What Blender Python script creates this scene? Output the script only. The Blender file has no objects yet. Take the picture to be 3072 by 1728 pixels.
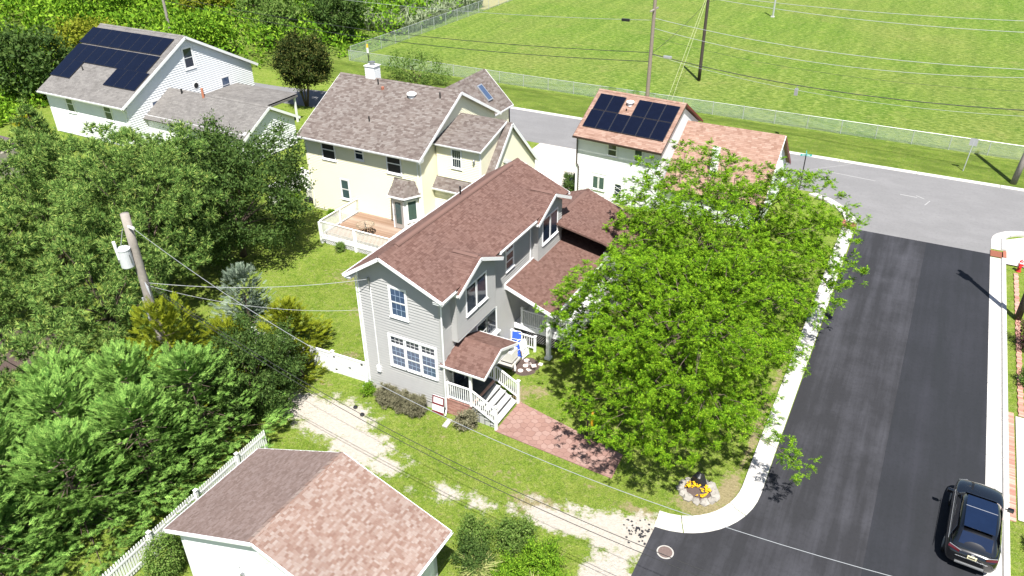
import bpy, math, random
import numpy as np
from mathutils import Matrix, Vector
R_ = math.radians
random.seed(7)
RNG = np.random.default_rng(11)
S = bpy.context.scene
COL = S.collection
# ---------------------------------------------------------------- camera
CAM = Vector((17.032, -24.590, 25.0))
cd = bpy.data.cameras.new('camera'); cam = bpy.data.objects.new('camera', cd); COL.objects.link(cam)
cd.sensor_width = 36.0; cd.lens = 2336.1 / 3072 * 36.0; cd.clip_end = 2000; cd.clip_start = 0.5
yaw, pit, rol = R_(-28.4286), R_(30.9558), R_(0.5002)
fwd = Vector((math.sin(yaw) * math.cos(pit), math.cos(yaw) * math.cos(pit), -math.sin(pit)))
rgt = Vector((math.cos(yaw), -math.sin(yaw), 0)); dwn = fwd.cross(rgt)
rg2 = math.cos(rol) * rgt + math.sin(rol) * dwn; dw2 = -math.sin(rol) * rgt + math.cos(rol) * dwn
cam.matrix_world = Matrix(((rg2.x, -dw2.x, -fwd.x, CAM.x), (rg2.y, -dw2.y, -fwd.y, CAM.y), (rg2.z, -dw2.z, -fwd.z, CAM.z), (0, 0, 0, 1)))
S.camera = cam
# ---------------------------------------------------------------- sky, sun, exposure
SUN = Vector((0.286, -0.437, 1.0)).normalized()           # towards the sun
W = bpy.data.worlds.new('World'); S.world = W; W.use_nodes = True
nt = W.node_tree; bg = nt.nodes['Background']
sky = nt.nodes.new('ShaderNodeTexSky'); sky.sky_type = 'NISHITA'; sky.sun_disc = False
sky.sun_elevation = math.asin(SUN.z); sky.sun_rotation = math.atan2(SUN.x, SUN.y)
nt.links.new(sky.outputs[0], bg.inputs[0]); bg.inputs[1].default_value = 0.065
sd = bpy.data.lights.new('sun', 'SUN'); sd.energy = 5.0; sd.angle = R_(0.53); sd.color = (1.0, 0.97, 0.92)
so = bpy.data.objects.new('sun', sd); COL.objects.link(so); so.location = (0, 0, 80)
so.rotation_euler = SUN.to_track_quat('Z', 'Y').to_euler()
vs = S.view_settings; vs.view_transform = 'Standard'; vs.look = 'None'; vs.gamma = 1.0; vs.use_curve_mapping = False
vs.exposure = 1.1
S.render.resolution_x = 1024; S.render.resolution_y = 576

# ---------------------------------------------------------------- helpers
def tag(o, label=None, cat=None, group=None, kind=None):
    if label: o['label'] = label
    if cat: o['category'] = cat
    if group: o['group'] = group
    if kind: o['kind'] = kind
    return o
XF = [Matrix.Identity(4)]                                    # current building frame
def thing(name, loc, label, cat, group=None, rotz=0):
    o = bpy.data.objects.new(name, None); COL.objects.link(o); o.empty_display_size = .3
    o.matrix_world = Matrix.Translation(loc) @ Matrix.Rotation(rotz, 4, 'Z')
    WM[o.name] = o.matrix_world.copy()
    return tag(o, label, cat, group)
WM = {}
def link(name, me, parent=None, mw=None):
    o = bpy.data.objects.new(name, me); COL.objects.link(o)
    m = mw if mw is not None else Matrix.Identity(4)
    if parent is not None:
        o.parent = parent
        o.matrix_basis = WM.get(parent.name, Matrix.Identity(4)).inverted() @ m
    else: o.matrix_basis = m
    WM[o.name] = m.copy()
    return o
class MB:
    def __init__(s): s.v = []; s.f = []
    def poly(s, pts):
        b = len(s.v); s.v += [tuple(p) for p in pts]; s.f.append(tuple(range(b, b + len(pts)))); return s
    def box(s, a, b):
        x0, y0, z0 = a; x1, y1, z1 = b; k = len(s.v)
        s.v += [(x0,y0,z0),(x1,y0,z0),(x1,y1,z0),(x0,y1,z0),(x0,y0,z1),(x1,y0,z1),(x1,y1,z1),(x0,y1,z1)]
        s.f += [tuple(k+i for i in f) for f in ((0,3,2,1),(4,5,6,7),(0,1,5,4),(1,2,6,5),(2,3,7,6),(3,0,4,7))]; return s
    def hexa(s, p):                                          # 8 corners, bottom ring then top ring
        k = len(s.v); s.v += [tuple(q) for q in p]
        s.f += [tuple(k+i for i in f) for f in ((0,3,2,1),(4,5,6,7),(0,1,5,4),(1,2,6,5),(2,3,7,6),(3,0,4,7))]; return s
    def prism(s, poly, d):                                   # extrude a 3D polygon by vector d
        n = len(poly); k = len(s.v); d = Vector(d); P = [Vector(p) for p in poly]
        s.v += [tuple(p) for p in P] + [tuple(p + d) for p in P]
        s.f.append(tuple(range(k + n - 1, k - 1, -1))); s.f.append(tuple(range(k + n, k + 2 * n)))
        for i in range(n): j = (i + 1) % n; s.f.append((k+i, k+j, k+n+j, k+n+i))
        return s
    def bar(s, a, b, w, h, up=(0,0,1)):
        a = Vector(a); b = Vector(b); d = (b - a).normalized(); up = Vector(up)
        sd = d.cross(up); sd = sd.normalized() if sd.length > 1e-5 else Vector((1,0,0)); u = sd.cross(d)
        sd *= w / 2; u *= h / 2
        return s.hexa([a-sd-u, a+sd-u, b+sd-u, b-sd-u, a-sd+u, a+sd+u, b+sd+u, b-sd+u])
    def tube(s, pts, r, n=8, cap=True):
        pts = [Vector(p) for p in pts]; m = len(pts); rr = r if hasattr(r, '__len__') else [r] * m; k = len(s.v)
        t0 = (pts[1]-pts[0]).normalized(); sd = t0.cross(Vector((.31,.17,.93)))
        sd = sd.normalized() if sd.length > 1e-3 else Vector((1,0,0))
        for i, p in enumerate(pts):
            t = (pts[min(i+1, m-1)] - pts[max(i-1, 0)]).normalized(); sd = (sd - t * sd.dot(t)).normalized(); u = t.cross(sd)
            for j in range(n):
                a = 2 * math.pi * j / n; s.v.append(tuple(p + rr[i] * (math.cos(a) * sd + math.sin(a) * u)))
        for i in range(m-1):
            for j in range(n):
                q = (j+1) % n; s.f.append((k+i*n+j, k+i*n+q, k+(i+1)*n+q, k+(i+1)*n+j))
        if cap: s.f.append(tuple(k+j for j in range(n-1, -1, -1))); s.f.append(tuple(k+(m-1)*n+j for j in range(n)))
        return s
    def lathe(s, c, prof, n=16):                             # prof: (r, z) pairs
        k = len(s.v); m = len(prof)
        for r, z in prof:
            for j in range(n): a = 2*math.pi*j/n; s.v.append((c[0]+r*math.cos(a), c[1]+r*math.sin(a), c[2]+z))
        for i in range(m-1):
            for j in range(n): q = (j+1) % n; s.f.append((k+i*n+j, k+i*n+q, k+(i+1)*n+q, k+(i+1)*n+j))
        s.f.append(tuple(k+j for j in range(n-1, -1, -1))); s.f.append(tuple(k+(m-1)*n+j for j in range(n))); return s
    def mesh(s, name, mat, smooth=False, xf=None):
        me = bpy.data.meshes.new(name)
        X = XF[0] if xf is None else xf
        me.from_pydata([tuple(X @ Vector(p)) for p in s.v] if X != Matrix.Identity(4) else s.v, [], s.f)
        me.validate(); me.materials.append(mat)
        if smooth: me.polygons.foreach_set('use_smooth', [True] * len(me.polygons))
        me.update(); return me
    def build(s, name, mat, parent=None, smooth=False, bevel=0):
        o = link(name, s.mesh(name, mat, smooth), parent)
        if bevel:
            m = o.modifiers.new('bevel', 'BEVEL'); m.width = bevel; m.segments = 2; m.limit_method = 'ANGLE'
        return o
def np_mesh(name, V, F, mat, k):                              # V (n,3), F (m,k) numpy
    me = bpy.data.meshes.new(name); n, m = len(V), len(F)
    me.vertices.add(n); me.vertices.foreach_set('co', np.ascontiguousarray(V, np.float32).ravel())
    me.loops.add(m * k); me.loops.foreach_set('vertex_index', np.ascontiguousarray(F, np.int32).ravel())
    me.polygons.add(m); me.polygons.foreach_set('loop_start', np.arange(0, m * k, k, dtype=np.int32))
    a = me.attributes.new('sharp_face', 'BOOLEAN', 'FACE'); a.data.foreach_set('value', np.ones(m, bool))
    me.update(calc_edges=True); me.materials.append(mat); return me

# ---------------------------------------------------------------- materials
def sset(n, name, v):
    if name in n.inputs: n.inputs[name].default_value = v
class NT:
    def __init__(s, name):
        s.m = bpy.data.materials.new(name); s.m.use_nodes = True; s.t = s.m.node_tree; s.p = s.t.nodes['Principled BSDF']
        s.out = s.t.nodes['Material Output']; s.pos = None
    def n(s, typ, **kw):
        x = s.t.nodes.new('ShaderNode' + typ)
        for k, v in kw.items(): setattr(x, k, v)
        return x
    def l(s, a, b): s.t.links.new(a, b)
    def P(s):
        if s.pos is None: s.pos = s.n('NewGeometry')
        return s.pos.outputs['Position']
    def noise(s, scale, detail=3, rough=.55, vec=None, stretch=None):
        x = s.n('TexNoise'); x.inputs['Scale'].default_value = scale; x.inputs['Detail'].default_value = detail; x.inputs['Roughness'].default_value = rough
        v = vec or s.P()
        if stretch:
            mp = s.n('Mapping'); mp.inputs['Scale'].default_value = stretch; s.l(v, mp.inputs[0]); v = mp.outputs[0]
        s.l(v, x.inputs['Vector']); return x.outputs['Fac']
    def ramp(s, fac, stops, mode='LINEAR'):
        r = s.n('ValToRGB'); r.color_ramp.interpolation = mode; e = r.color_ramp.elements
        while len(e) < len(stops): e.new(.5)
        for i, (p, c) in enumerate(stops): e[i].position = p; e[i].color = (*c, 1) if hasattr(c, '__len__') else (c, c, c, 1)
        s.l(fac, r.inputs[0]); return r.outputs[0]
    def mix(s, fac, a, b, typ='MIX'):
        x = s.n('MixRGB', blend_type=typ)
        for i, q in ((0, fac), (1, a), (2, b)):
            if isinstance(q, (int, float)): x.inputs[i].default_value = q if i == 0 else (q, q, q, 1)
            elif isinstance(q, tuple): x.inputs[i].default_value = (*q, 1)
            else: s.l(q, x.inputs[i])
        return x.outputs[0]
    def math(s, op, a, b=0.0, c=None, clamp=False):
        x = s.n('Math', operation=op, use_clamp=clamp)
        for i, q in enumerate((a, b) if c is None else (a, b, c)):
            if isinstance(q, (int, float)): x.inputs[i].default_value = q
            else: s.l(q, x.inputs[i])
        return x.outputs[0]
    def bump(s, h, strength=.3, dist=.02):
        b = s.n('Bump'); b.inputs['Strength'].default_value = strength; b.inputs['Distance'].default_value = dist
        s.l(h, b.inputs['Height']); s.l(b.outputs[0], s.p.inputs['Normal'])
    def col(s, c):
        if isinstance(c, tuple): s.p.inputs['Base Color'].default_value = (*c, 1)
        else: s.l(c, s.p.inputs['Base Color'])
def plain(name, c, rough=.5, var=.12, vs=1.2, metal=0, spec=.5, bump=0, bs=40, dirt=0, coat=0):
    t = NT(name); sset(t.p, 'Roughness', rough); sset(t.p, 'Metallic', metal); sset(t.p, 'Specular IOR Level', spec)
    if coat: sset(t.p, 'Coat Weight', coat); sset(t.p, 'Coat Roughness', .03)
    if var:
        f = t.noise(vs, 5, .65)
        cc = t.mix(f, tuple(x * (1 - var) for x in c), tuple(min(1, x * (1 + var)) for x in c))
        if dirt: cc = t.mix(t.math('MULTIPLY', t.ramp(t.noise(vs * 2.3, 6, .7), [(.5, 0.), (.72, 1.)]), dirt), cc, tuple(x * .45 for x in c))
        t.col(cc)
    else: t.col(c)
    if bump: t.bump(t.noise(bs, 3), bump, .01)
    return t.m
def pieces(name, stops, rough=.85, single=False, var=.25, grain=60, spec=.2, stain=0):
    """material whose tone differs from piece to piece (island or object)"""
    t = NT(name); sset(t.p, 'Roughness', rough); sset(t.p, 'Specular IOR Level', spec)
    r = t.n('ObjectInfo').outputs['Random'] if single else t.n('NewGeometry').outputs['Random Per Island']
    c = t.ramp(r, stops)
    g = t.noise(grain, 2); c = t.mix(t.math('MULTIPLY', g, var), c, tuple(0.35 * x for x in stops[0][1]))
    big = t.noise(.45, 3); c = t.mix(t.math('MULTIPLY', t.ramp(big, [(.35, 0.), (.75, 1.)]), .3), c, t.mix(.5, c, (.05, .04, .04)))
    if stain:
        st = t.noise(1.0, 4, .6, stretch=(1.2, 1.2, .25)); c = t.mix(t.math('MULTIPLY', t.ramp(st, [(.5, 0.), (.7, 1.)]), stain), c, (.06, .055, .05))
    t.col(c); t.bump(g, .25, .008); return t.m
def leafmat(name, stops, rough=.6, trans=.3, var=.35, spec=.03):
    t = NT(name); r = t.n('NewGeometry').outputs['Random Per Island']
    c = t.ramp(r, stops); big = t.noise(.8, 3)
    c = t.mix(t.math('MULTIPLY', t.ramp(big, [(.3, 0.), (.7, 1.)]), var), c, t.mix(.5, c, stops[-1][1]))
    t.col(c); sset(t.p, 'Roughness', rough); sset(t.p, 'Specular IOR Level', spec)
    tr = t.n('BsdfTranslucent'); t.l(t.mix(.3, c, (.16, .3, .01)), tr.inputs[0])
    mx = t.n('MixShader'); mx.inputs[0].default_value = trans; t.l(t.p.outputs[0], mx.inputs[1]); t.l(tr.outputs[0], mx.inputs[2]); t.l(mx.outputs[0], t.out.inputs[0])
    return t.m
M = {}
M['white'] = plain('white_paint', (.78, .78, .77), .45, .05, 2, dirt=.12)
M['trim'] = plain('white_vinyl_trim', (.80, .80, .80), .4, .04, 2, dirt=.08)
M['grayside'] = plain('grey_vinyl_siding', (.385, .38, .37), .5, .08, 1.2, dirt=.12)
M['whiteside'] = plain('white_vinyl_siding', (.76, .77, .78), .45, .05, 1.0, dirt=.10)
M['yelside'] = plain('cream_vinyl_siding', (.80, .76, .56), .45, .04, 1.0, dirt=.04)
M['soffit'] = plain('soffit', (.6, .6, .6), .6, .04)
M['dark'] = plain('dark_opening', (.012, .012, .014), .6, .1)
M['black'] = plain('black_paint', (.015, .015, .016), .35, .1)
M['glass'] = plain('window_glass', (.018, .026, .045), .06, .35, .9, spec=.8)
M['glassblue'] = plain('window_glass_sky', (.055, .085, .15), .05, .4, 2.0, spec=1.0)
M['glassteal'] = plain('window_glass_teal', (.05, .085, .085), .07, .35, 1.4, spec=.8)
M['screen'] = plain('window_screen', (.02, .02, .022), .7, .3, 3)
M['alu'] = plain('aluminium', (.55, .56, .57), .35, .1, 6, metal=.7)
M['galv'] = plain('galvanised_steel', (.48, .5, .5), .45, .12, 5, metal=.4)
M['conc'] = plain('concrete', (.47, .45, .425), .85, .14, 2.2, bump=.3, bs=60, dirt=.28)
M['concold'] = plain('old_concrete', (.36, .34, .31), .9, .2, 2.2, bump=.3, bs=60, dirt=.3)
M['drive'] = plain('pale_concrete', (.47, .43, .39), .85, .08, 1.5, bump=.2, bs=50, dirt=.15)
M['steel'] = plain('steel', (.3, .31, .32), .4, .15, 8, metal=.7)
M['rust'] = plain('rusty_iron', (.28, .10, .06), .75, .4, 14, bump=.4, bs=90)
M['red'] = plain('red_paint', (.62, .03, .035), .35, .15, 9)
M['maroon'] = plain('maroon_paint', (.16, .008, .02), .4, .1, 5)
M['wood'] = plain('grey_weathered_wood', (.27, .24, .21), .85, .35, 6, bump=.6, bs=30)
M['wooddark'] = plain('creosote_wood', (.05, .038, .03), .85, .35, 6, bump=.6, bs=30)
M['bark'] = plain('bark', (.11, .08, .06), .9, .4, 9, bump=.8, bs=25)
M['barkgrey'] = plain('grey_bark', (.22, .18, .14), .9, .35, 9, bump=.8, bs=25)
M['pvc'] = plain('white_pvc', (.80, .80, .79), .4, .03, 2, dirt=.06)
M['copper'] = plain('brown_gutter', (.055, .035, .03), .4, .2, 4)
M['blue'] = plain('blue_fabric', (.03, .10, .55), .7, .1, 6)
M['yellow'] = plain('yellow_plastic', (.75, .42, .02), .5, .15, 12)
M['terracotta'] = plain('copper_pipe', (.42, .16, .09), .5, .3, 12)
M['wire'] = plain('grey_wire', (.33, .34, .35), .45, 0, metal=.3)
M['wireblk'] = plain('black_cable', (.018, .018, .018), .6, 0)
M['teal'] = plain('teal_sign', (.02, .28, .27), .4, .1, 8)
M['stone'] = plain('garden_stone', (.27, .25, .22), .9, .35, 5, bump=.6, bs=22)
M['paleRock'] = plain('pink_stone', (.62, .52, .48), .9, .15, 9, bump=.4, bs=30)
M['mulch'] = plain('dark_mulch', (.085, .06, .052), .95, .5, 14, bump=.9, bs=40)
M['tile'] = plain('slate_tile', (.035, .045, .055), .45, .3, 5)
M['tread'] = plain('grey_tread', (.42, .42, .41), .75, .12, 4)
M['solar'] = plain('solar_glass', (.004, .006, .016), .2, .3, 2, spec=.25)
M['solarrim'] = plain('solar_frame', (.02, .021, .028), .45, .1)
# ================================================================ GROUND
def blobs(x, y, L):
    d = np.zeros_like(x)
    for bx, by, rx, ry, w in L: d = np.maximum(d, w * np.clip(1.25 - np.sqrt(((x-bx)/rx)**2 + ((y-by)/ry)**2), 0, 1))
    return d
SAND = [(-4.7,-2.9,3.1,2.0,.95),(-2.3,-3.9,2.3,1.6,.95),(-6.8,-2.9,1.7,1.6,.85),(-.6,-4.4,1.6,.9,.8),(1.2,-5.0,1.2,.5,.45),(.3,-3.5,1.0,.5,.5),
        (2.9,-4.5,1.4,.9,.68),(4.4,-4.3,1.3,.8,.62),(7.8,-3.6,2.4,.9,.95),(9.9,-3.2,1.8,1.4,1.0),(10.9,-2.9,1.2,1.7,1.1),(8.6,-2.7,1.7,.6,.66),(6.3,-3.0,1.1,.6,.55),(10.6,-5.6,1.3,2.2,1.1),(5.8,-4.0,1.0,.6,.5)]
DRY = [(6.6,-3.3,1.8,1.0,.7),(2.4,2.9,.9,1.1,.75),(3.2,3.6,1.0,.8,.6),(12.9,-.2,1.6,.75,1.0),(13.6,1.2,.6,1.8,.9),(13.8,6,.3,6,.7),(13.8,12,.3,8,.6),(-12.5,8.5,2.6,1.8,.5),(-9.2,5.6,1.8,1.3,.5),(-7.4,3.6,1.0,.9,.55),(-7.2,1.8,.9,.5,.6),(-10.5,10,1.6,1.2,.45),
       (.6,-1.6,1.6,.5,.35),(4.6,-2.3,1.6,.7,.4),(8.2,-1.2,.6,.25,.6),(10.5,-1.6,1.6,.4,.7),(-7,-.9,.9,.4,.5),(-1.6,-.8,1.7,.5,.5),(1.4,-.3,.9,.35,.5)]
MUL = [(1.7,5.2,.8,.95,1.2),(-23.5,-6.5,3.6,2.4,1.3),(12.5,.6,.5,.45,1.2)]
def axis(lo, hi, a, b, fine, k=1.28):
    q = list(np.arange(a, b, fine)); s = fine; x = b
    while x < hi: q.append(x); s *= k; x += s
    q.append(hi); s = fine; x = a - fine
    while x > lo: q.insert(0, x); s *= k; x -= s
    q.insert(0, lo); return np.array(q)
gx = axis(-420, 420, -28, 27, .25); gy = axis(-90, 640, -18, 20, .25)
GX, GY = np.meshgrid(gx, gy)
V = np.stack([GX.ravel(), GY.ravel(), np.zeros(GX.size)], 1)
nx, ny = len(gx), len(gy); i = np.arange(nx-1); j = np.arange(ny-1); I, J = np.meshgrid(i, j); q = (J*nx+I).ravel()
F = np.stack([q, q+1, q+nx+1, q+nx], 1)
t = NT('lawn_and_sand')
def attr(n): x = t.n('Attribute'); x.attribute_name = n; return x.outputs['Fac']
sep = t.n('SeparateXYZ'); t.l(t.P(), sep.inputs[0]); PX, PY = sep.outputs[0], sep.outputs[1]
n1 = t.noise(.35, 4, .6); n2 = t.noise(2.2, 5, .7); n3 = t.noise(9, 4, .75); n4 = t.noise(38, 3, .7)
grass = t.ramp(t.noise(1.5, 6, .75), [(.30, (.085, .150, .014)), (.46, (.165, .245, .026)), (.62, (.25, .30, .055))])
grass = t.mix(t.ramp(t.noise(5.5, 5, .8), [(.36, .65), (.52, 0.)]), grass, (.055, .11, .010))
grass = t.mix(t.math('MULTIPLY', t.ramp(t.noise(4.2, 6, .75), [(.52, 0.), (.64, 1.)]), .65), grass, (.33, .30, .14))
grass = t.mix(t.math('MULTIPLY', t.ramp(n1, [(.45, 0.), (.75, 1.)]), .35), grass, (.24, .25, .06))
grass = t.mix(t.ramp(t.noise(17, 4, .8), [(.40, .6), (.56, 0.)]), grass, (.028, .06, .006))
grass = t.mix(t.math('MULTIPLY', t.ramp(t.noise(14, 4, .75), [(.52, 0.), (.66, 1.)]), .6), grass, (.28, .37, .08))
# the mown sports field: stripes along y, drier patches
w1 = t.noise(.55, 3, .6, stretch=(1.0, .06, 1)); w2 = t.noise(1.3, 5, .7, stretch=(1.0, .16, 1)); w3 = t.noise(.06, 4, .6); w4 = t.noise(.9, 5, .72, stretch=(.55, 1.1, 1))
wx = t.math('SINE', t.math('ADD', t.math('MULTIPLY', PX, 1.55), t.math('MULTIPLY', t.noise(.09, 2), 5.0)))
st = t.math('ADD', t.math('MULTIPLY', wx, .03), t.math('ADD', t.math('MULTIPLY', w1, .30), t.math('ADD', t.math('MULTIPLY', w2, .42), t.math('MULTIPLY', t.noise(.5, 7, .8, stretch=(.7, 1.0, 1)), .26))))
field = t.ramp(st, [(.34, (.062, .125, .012)), (.50, (.118, .195, .022)), (.66, (.20, .265, .045))])
field = t.mix(t.ramp(w4, [(.36, .45), (.6, 0.)]), field, (.075, .14, .018))
field = t.mix(t.math('MULTIPLY', t.ramp(w3, [(.40, 0.), (.66, 1.)]), .5), field, (.22, .215, .065))
field = t.mix(t.math('MULTIPLY', t.ramp(t.noise(.22, 5, .7), [(.58, 0.), (.74, 1.)]), .5), field, (.27, .225, .095))
field = t.mix(t.ramp(t.noise(2.4, 5, .8, stretch=(.6, 1.2, 1)), [(.42, .8), (.54, 0.)]), field, (.045, .095, .009))
field = t.mix(t.math('MULTIPLY', t.ramp(t.noise(3.1, 5, .8, stretch=(.5, 1.3, 1)), [(.50, 0.), (.60, 1.)]), .65), field, (.28, .33, .095))
dryfar = t.ramp(t.math('ADD', t.math('MULTIPLY', t.math('ADD', PX, 46), -1.0), t.math('MULTIPLY', n1, 6)), [(.3, 0.), (.9, 1.)])
isf = t.ramp(t.math('ADD', t.math('SUBTRACT', PY, 49.8), t.math('MULTIPLY', n3, .5)), [(.0, 0.), (.9, 1.)])
base = t.mix(isf, grass, field)
# pale far field beyond the reeds
pale = t.math('MULTIPLY', t.math('GREATER_THAN', PY, 84.0), t.math('LESS_THAN', PX, -46.0))
base = t.mix(pale, base, (.34, .31, .15))
# verge by the street is darker and weedy
vg = t.math('MULTIPLY', t.math('GREATER_THAN', PY, 43.0), t.math('LESS_THAN', PY, 50.0))
base = t.mix(t.math('MULTIPLY', vg, t.ramp(t.noise(.8, 4, .7, stretch=(.35, 1, 1)), [(.35, .8), (.65, .15)])), base, (.06, .095, .014))
dr = t.math('ADD', attr('dry'), t.math('MULTIPLY', t.math('SUBTRACT', t.noise(4.2, 5, .7), .5), 1.5))
base = t.mix(t.math('MULTIPLY', t.ramp(dr, [(.35, 0.), (.6, 1.)]), .85), base, t.ramp(n3, [(.3, (.20, .155, .085)), (.7, (.36, .29, .18))]))
sa = t.math('ADD', attr('sand'), t.math('ADD', t.math('MULTIPLY', t.math('SUBTRACT', t.noise(2.0, 6, .7), .5), 1.5), t.math('MULTIPLY', t.math('SUBTRACT', n3, .5), .5)))
sm = t.ramp(sa, [(.42, 0.), (.66, 1.)])
sandc = t.ramp(t.noise(6, 6, .7), [(.3, (.39, .35, .30)), (.7, (.52, .48, .42))])
sandc = t.mix(t.ramp(t.noise(55, 2), [(.3, .35), (.5, 0.)]), sandc, (.3, .25, .2))
base = t.mix(sm, base, sandc)
mu = t.ramp(t.math('ADD', attr('mulch'), t.math('MULTIPLY', t.math('SUBTRACT', n2, .5), .6)), [(.38, 0.), (.5, 1.)])
base = t.mix(mu, base, t.ramp(t.noise(24, 4, .8), [(.3, (.045, .032, .028)), (.7, (.17, .125, .11))]))
t.col(base); sset(t.p, 'Roughness', .95); sset(t.p, 'Specular IOR Level', .1)
hgt_ = t.math('ADD', t.math('MULTIPLY', n4, .5), n3); t.bump(hgt_, .9, .10)
me = np_mesh('ground', V, F, t.m, 4)
for nm, L in (('sand', SAND), ('dry', DRY), ('mulch', MUL)):
    a = me.attributes.new(nm, 'FLOAT', 'POINT'); a.data.foreach_set('value', blobs(GX, GY, L).ravel().astype(np.float32))
tag(link('ground', me), 'lawns, bare sand and mown field', None, None, 'structure')

# asphalt
def asphalt(name, c0, c1, wear, streak=(1, .05, 1)):
    t = NT(name); a = t.noise(1.3, 5, .65, stretch=streak); b = t.noise(5, 5, .7); g = t.noise(120, 2); lg = t.noise(.35, 4, .6)
    c = t.mix(a, c0, c1); c = t.mix(t.math('MULTIPLY', t.ramp(t.math('ADD', t.math('MULTIPLY', a, .6), t.math('MULTIPLY', lg, .5)), [(.5, 0.), (.72, 1.)]), wear), c, tuple(min(1, x * 2.3) for x in c1))
    c = t.mix(t.ramp(b, [(.35, .25), (.5, 0.)]), c, tuple(x * .6 for x in c0))
    sc = t.noise(2.6, 6, .8, stretch=(2.5, .35, 1)); c = t.mix(t.math('MULTIPLY', t.ramp(sc, [(.66, 0.), (.74, 1.)]), wear * .8), c, tuple(min(1, x * 3.2) for x in c1))
    c = t.mix(t.math('MULTIPLY', g, .25), c, tuple(x * .5 for x in c0))
    t.col(c); sset(t.p, 'Roughness', .82); sset(t.p, 'Specular IOR Level', .3); t.bump(g, .35, .006); return t.m
M['asph'] = asphalt('new_asphalt', (0.019, 0.019, 0.021), (0.031, 0.031, 0.036), .6)
M['asphold'] = asphalt('old_asphalt', (0.168, 0.164, 0.164), (0.184, 0.180, 0.180), .10, (.3, .6, 1))
M['asphlane'] = asphalt('new_asphalt_lane', (0.015, 0.017, 0.019), (0.022, 0.022, 0.028), .22)
def arc(cx, cy, rx, ry, a0, a1, n=14): return [(cx + rx * math.cos(R_(a0 + (a1-a0)*k/n)), cy + ry * math.sin(R_(a0 + (a1-a0)*k/n))) for k in range(n+1)]
def sheet(name, pts, z, m, label):
    o = MB().poly([(x, y, z) for x, y in pts]).build(name, m); tag(o, label, None, None, 'structure'); return o
OUT = arc(11.4, 1.75, 3.5, 3.85, 0, -90)                      # face of the kerb round the corner
sheet('road', [(11.45, -2.1), (11.5, -40), (23.42, -40), (23.42, 30.62), (15.0, 30.42)] + OUT[:-1], .012, M['asph'], 'dark newly paved road running away beside the kerb')
sheet('road_lane', [(18.9, -40), (23.38, -40), (23.38, 30.6), (19.55, 30.5)], .016, M['asphlane'], 'smoother darker paving lane along the right of the road')
CROSS = [(15.05, 30.42), (23.42, 30.62)] + [(23.45, 33.0)] + arc(25.9, 33.0, 2.45, 2.4, 180, 90, 8) + [(120, 35.4), (120, 43.3), (-22, 43.2), (-30, 41.0), (-46, 38.4), (-60, 38.0), (-60, 34.6), (-44, 33.8), (-26, 35.6)] + [(11.3, 35.7)] + [(12.6, 35.05), (13.7, 34.0), (14.55, 32.7), (14.95, 31.5)]
sheet('street', CROSS, .008, M['asphold'], 'light grey worn cross street in front of the field')
sheet('driveway', [(-12.6, 35.7), (-12.3, 25), (-5.9, 25), (-6.0, 35.7)], .010, M['drive'], 'pale concrete driveway between the houses')
g = MB()
for y in (27.4, 30.0, 32.6): g.box((-12.4, y, .004), (-5.95, y + .03, .013))
g.box((-9.3, 25, .004), (-9.27, 35.6, .013)); tag(g.build('driveway_joint', M['asph']), 'dark joints in the driveway', None, None, 'structure')
# painted / tar marks on the street
M['faint'] = plain('faint_line', (.27, .265, .26), .85, .2, 6)
mk = MB()
for (a, b, w) in (((10.6,40.6),(15.2,40.2),.10),((18.3,38.6),(18.9,38.2),.1),((19.0,37.0),(19.3,38.0),.08),((13,43.1),(8.8,39),.05),((17.2,38.3),(18.4,38.25),.12)):
    mk.bar((*a, .0125), (*b, .0125), w, .004)
tag(mk.build('road_marking', M['faint']), 'faint pale crack lines on the street', None, None, 'structure')

# kerbs : gutter pan + kerb, slab by slab
def kerb(name, path_in, label, pan=.55, top=.26, seg=3.0, flip=1, h=.13):
    root = bpy.data.objects.new(name, None); COL.objects.link(root); tag(root, label, None, None, 'structure'); WM[root.name] = Matrix.Identity(4)
    P = [Vector((x, y, 0)) for x, y in path_in]; L = [0]
    for a, b in zip(P, P[1:]): L.append(L[-1] + (b-a).length)
    def at(s):
        k = max(i for i in range(len(L)-1) if L[i] <= s + 1e-9); f = (s - L[k]) / (L[k+1]-L[k]); p = P[k].lerp(P[k+1], f); d = (P[k+1]-P[k]).normalized()
        if 0 < k and f < .5: d = (d + (P[k]-P[k-1]).normalized()).normalized()
        return p, Vector((d.y, -d.x, 0)) * flip
    s = 0; prof = [(0, -.1), (0, .022), (pan, .03), (pan + .05, h), (pan + top, h + .01), (pan + top, -.1)]
    while s < L[-1] - .05:
        e = min(s + seg, L[-1]); g = MB(); n = max(1, int((e-s) / .45)); rings = []
        for k in range(n+1):
            p, nn = at(min(s + .02 + (e-s-.04)*k/n, L[-1]-1e-6)); rings.append([p + nn*u + Vector((0,0,z)) for u, z in prof])
        b = 0
        for r in rings: g.v += [tuple(x) for x in r]
        m = len(prof)
        for k in range(n):
            for j in range(m): q = (j+1) % m; g.f.append((k*m+j, k*m+q, (k+1)*m+q, (k+1)*m+j) if flip < 0 else (k*m+q, k*m+j, (k+1)*m+j, (k+1)*m+q))
        g.f.append(tuple(range(m))); g.f.append(tuple(n*m + j for j in range(m-1, -1, -1)))
        g.build('kerb_slab', M['conc'], root); s = e
    return root
kerb('kerb', [(14.9, 30.2), (14.9, 16), (14.88, 4), (14.9, 1.75)] + OUT[1:], 'white concrete kerb along the road and round its near corner', flip=1)
kerb('kerb', [(11.3, 35.7), (12.6, 35.05), (13.7, 34.0), (14.55, 32.7), (14.95, 31.5)], 'white curved kerb at the far corner behind the big tree', flip=1)
kerb('kerb', [(23.4, -12), (23.4, 30.2)], 'straight white kerb beside the parked car', flip=1, pan=.62)
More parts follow.
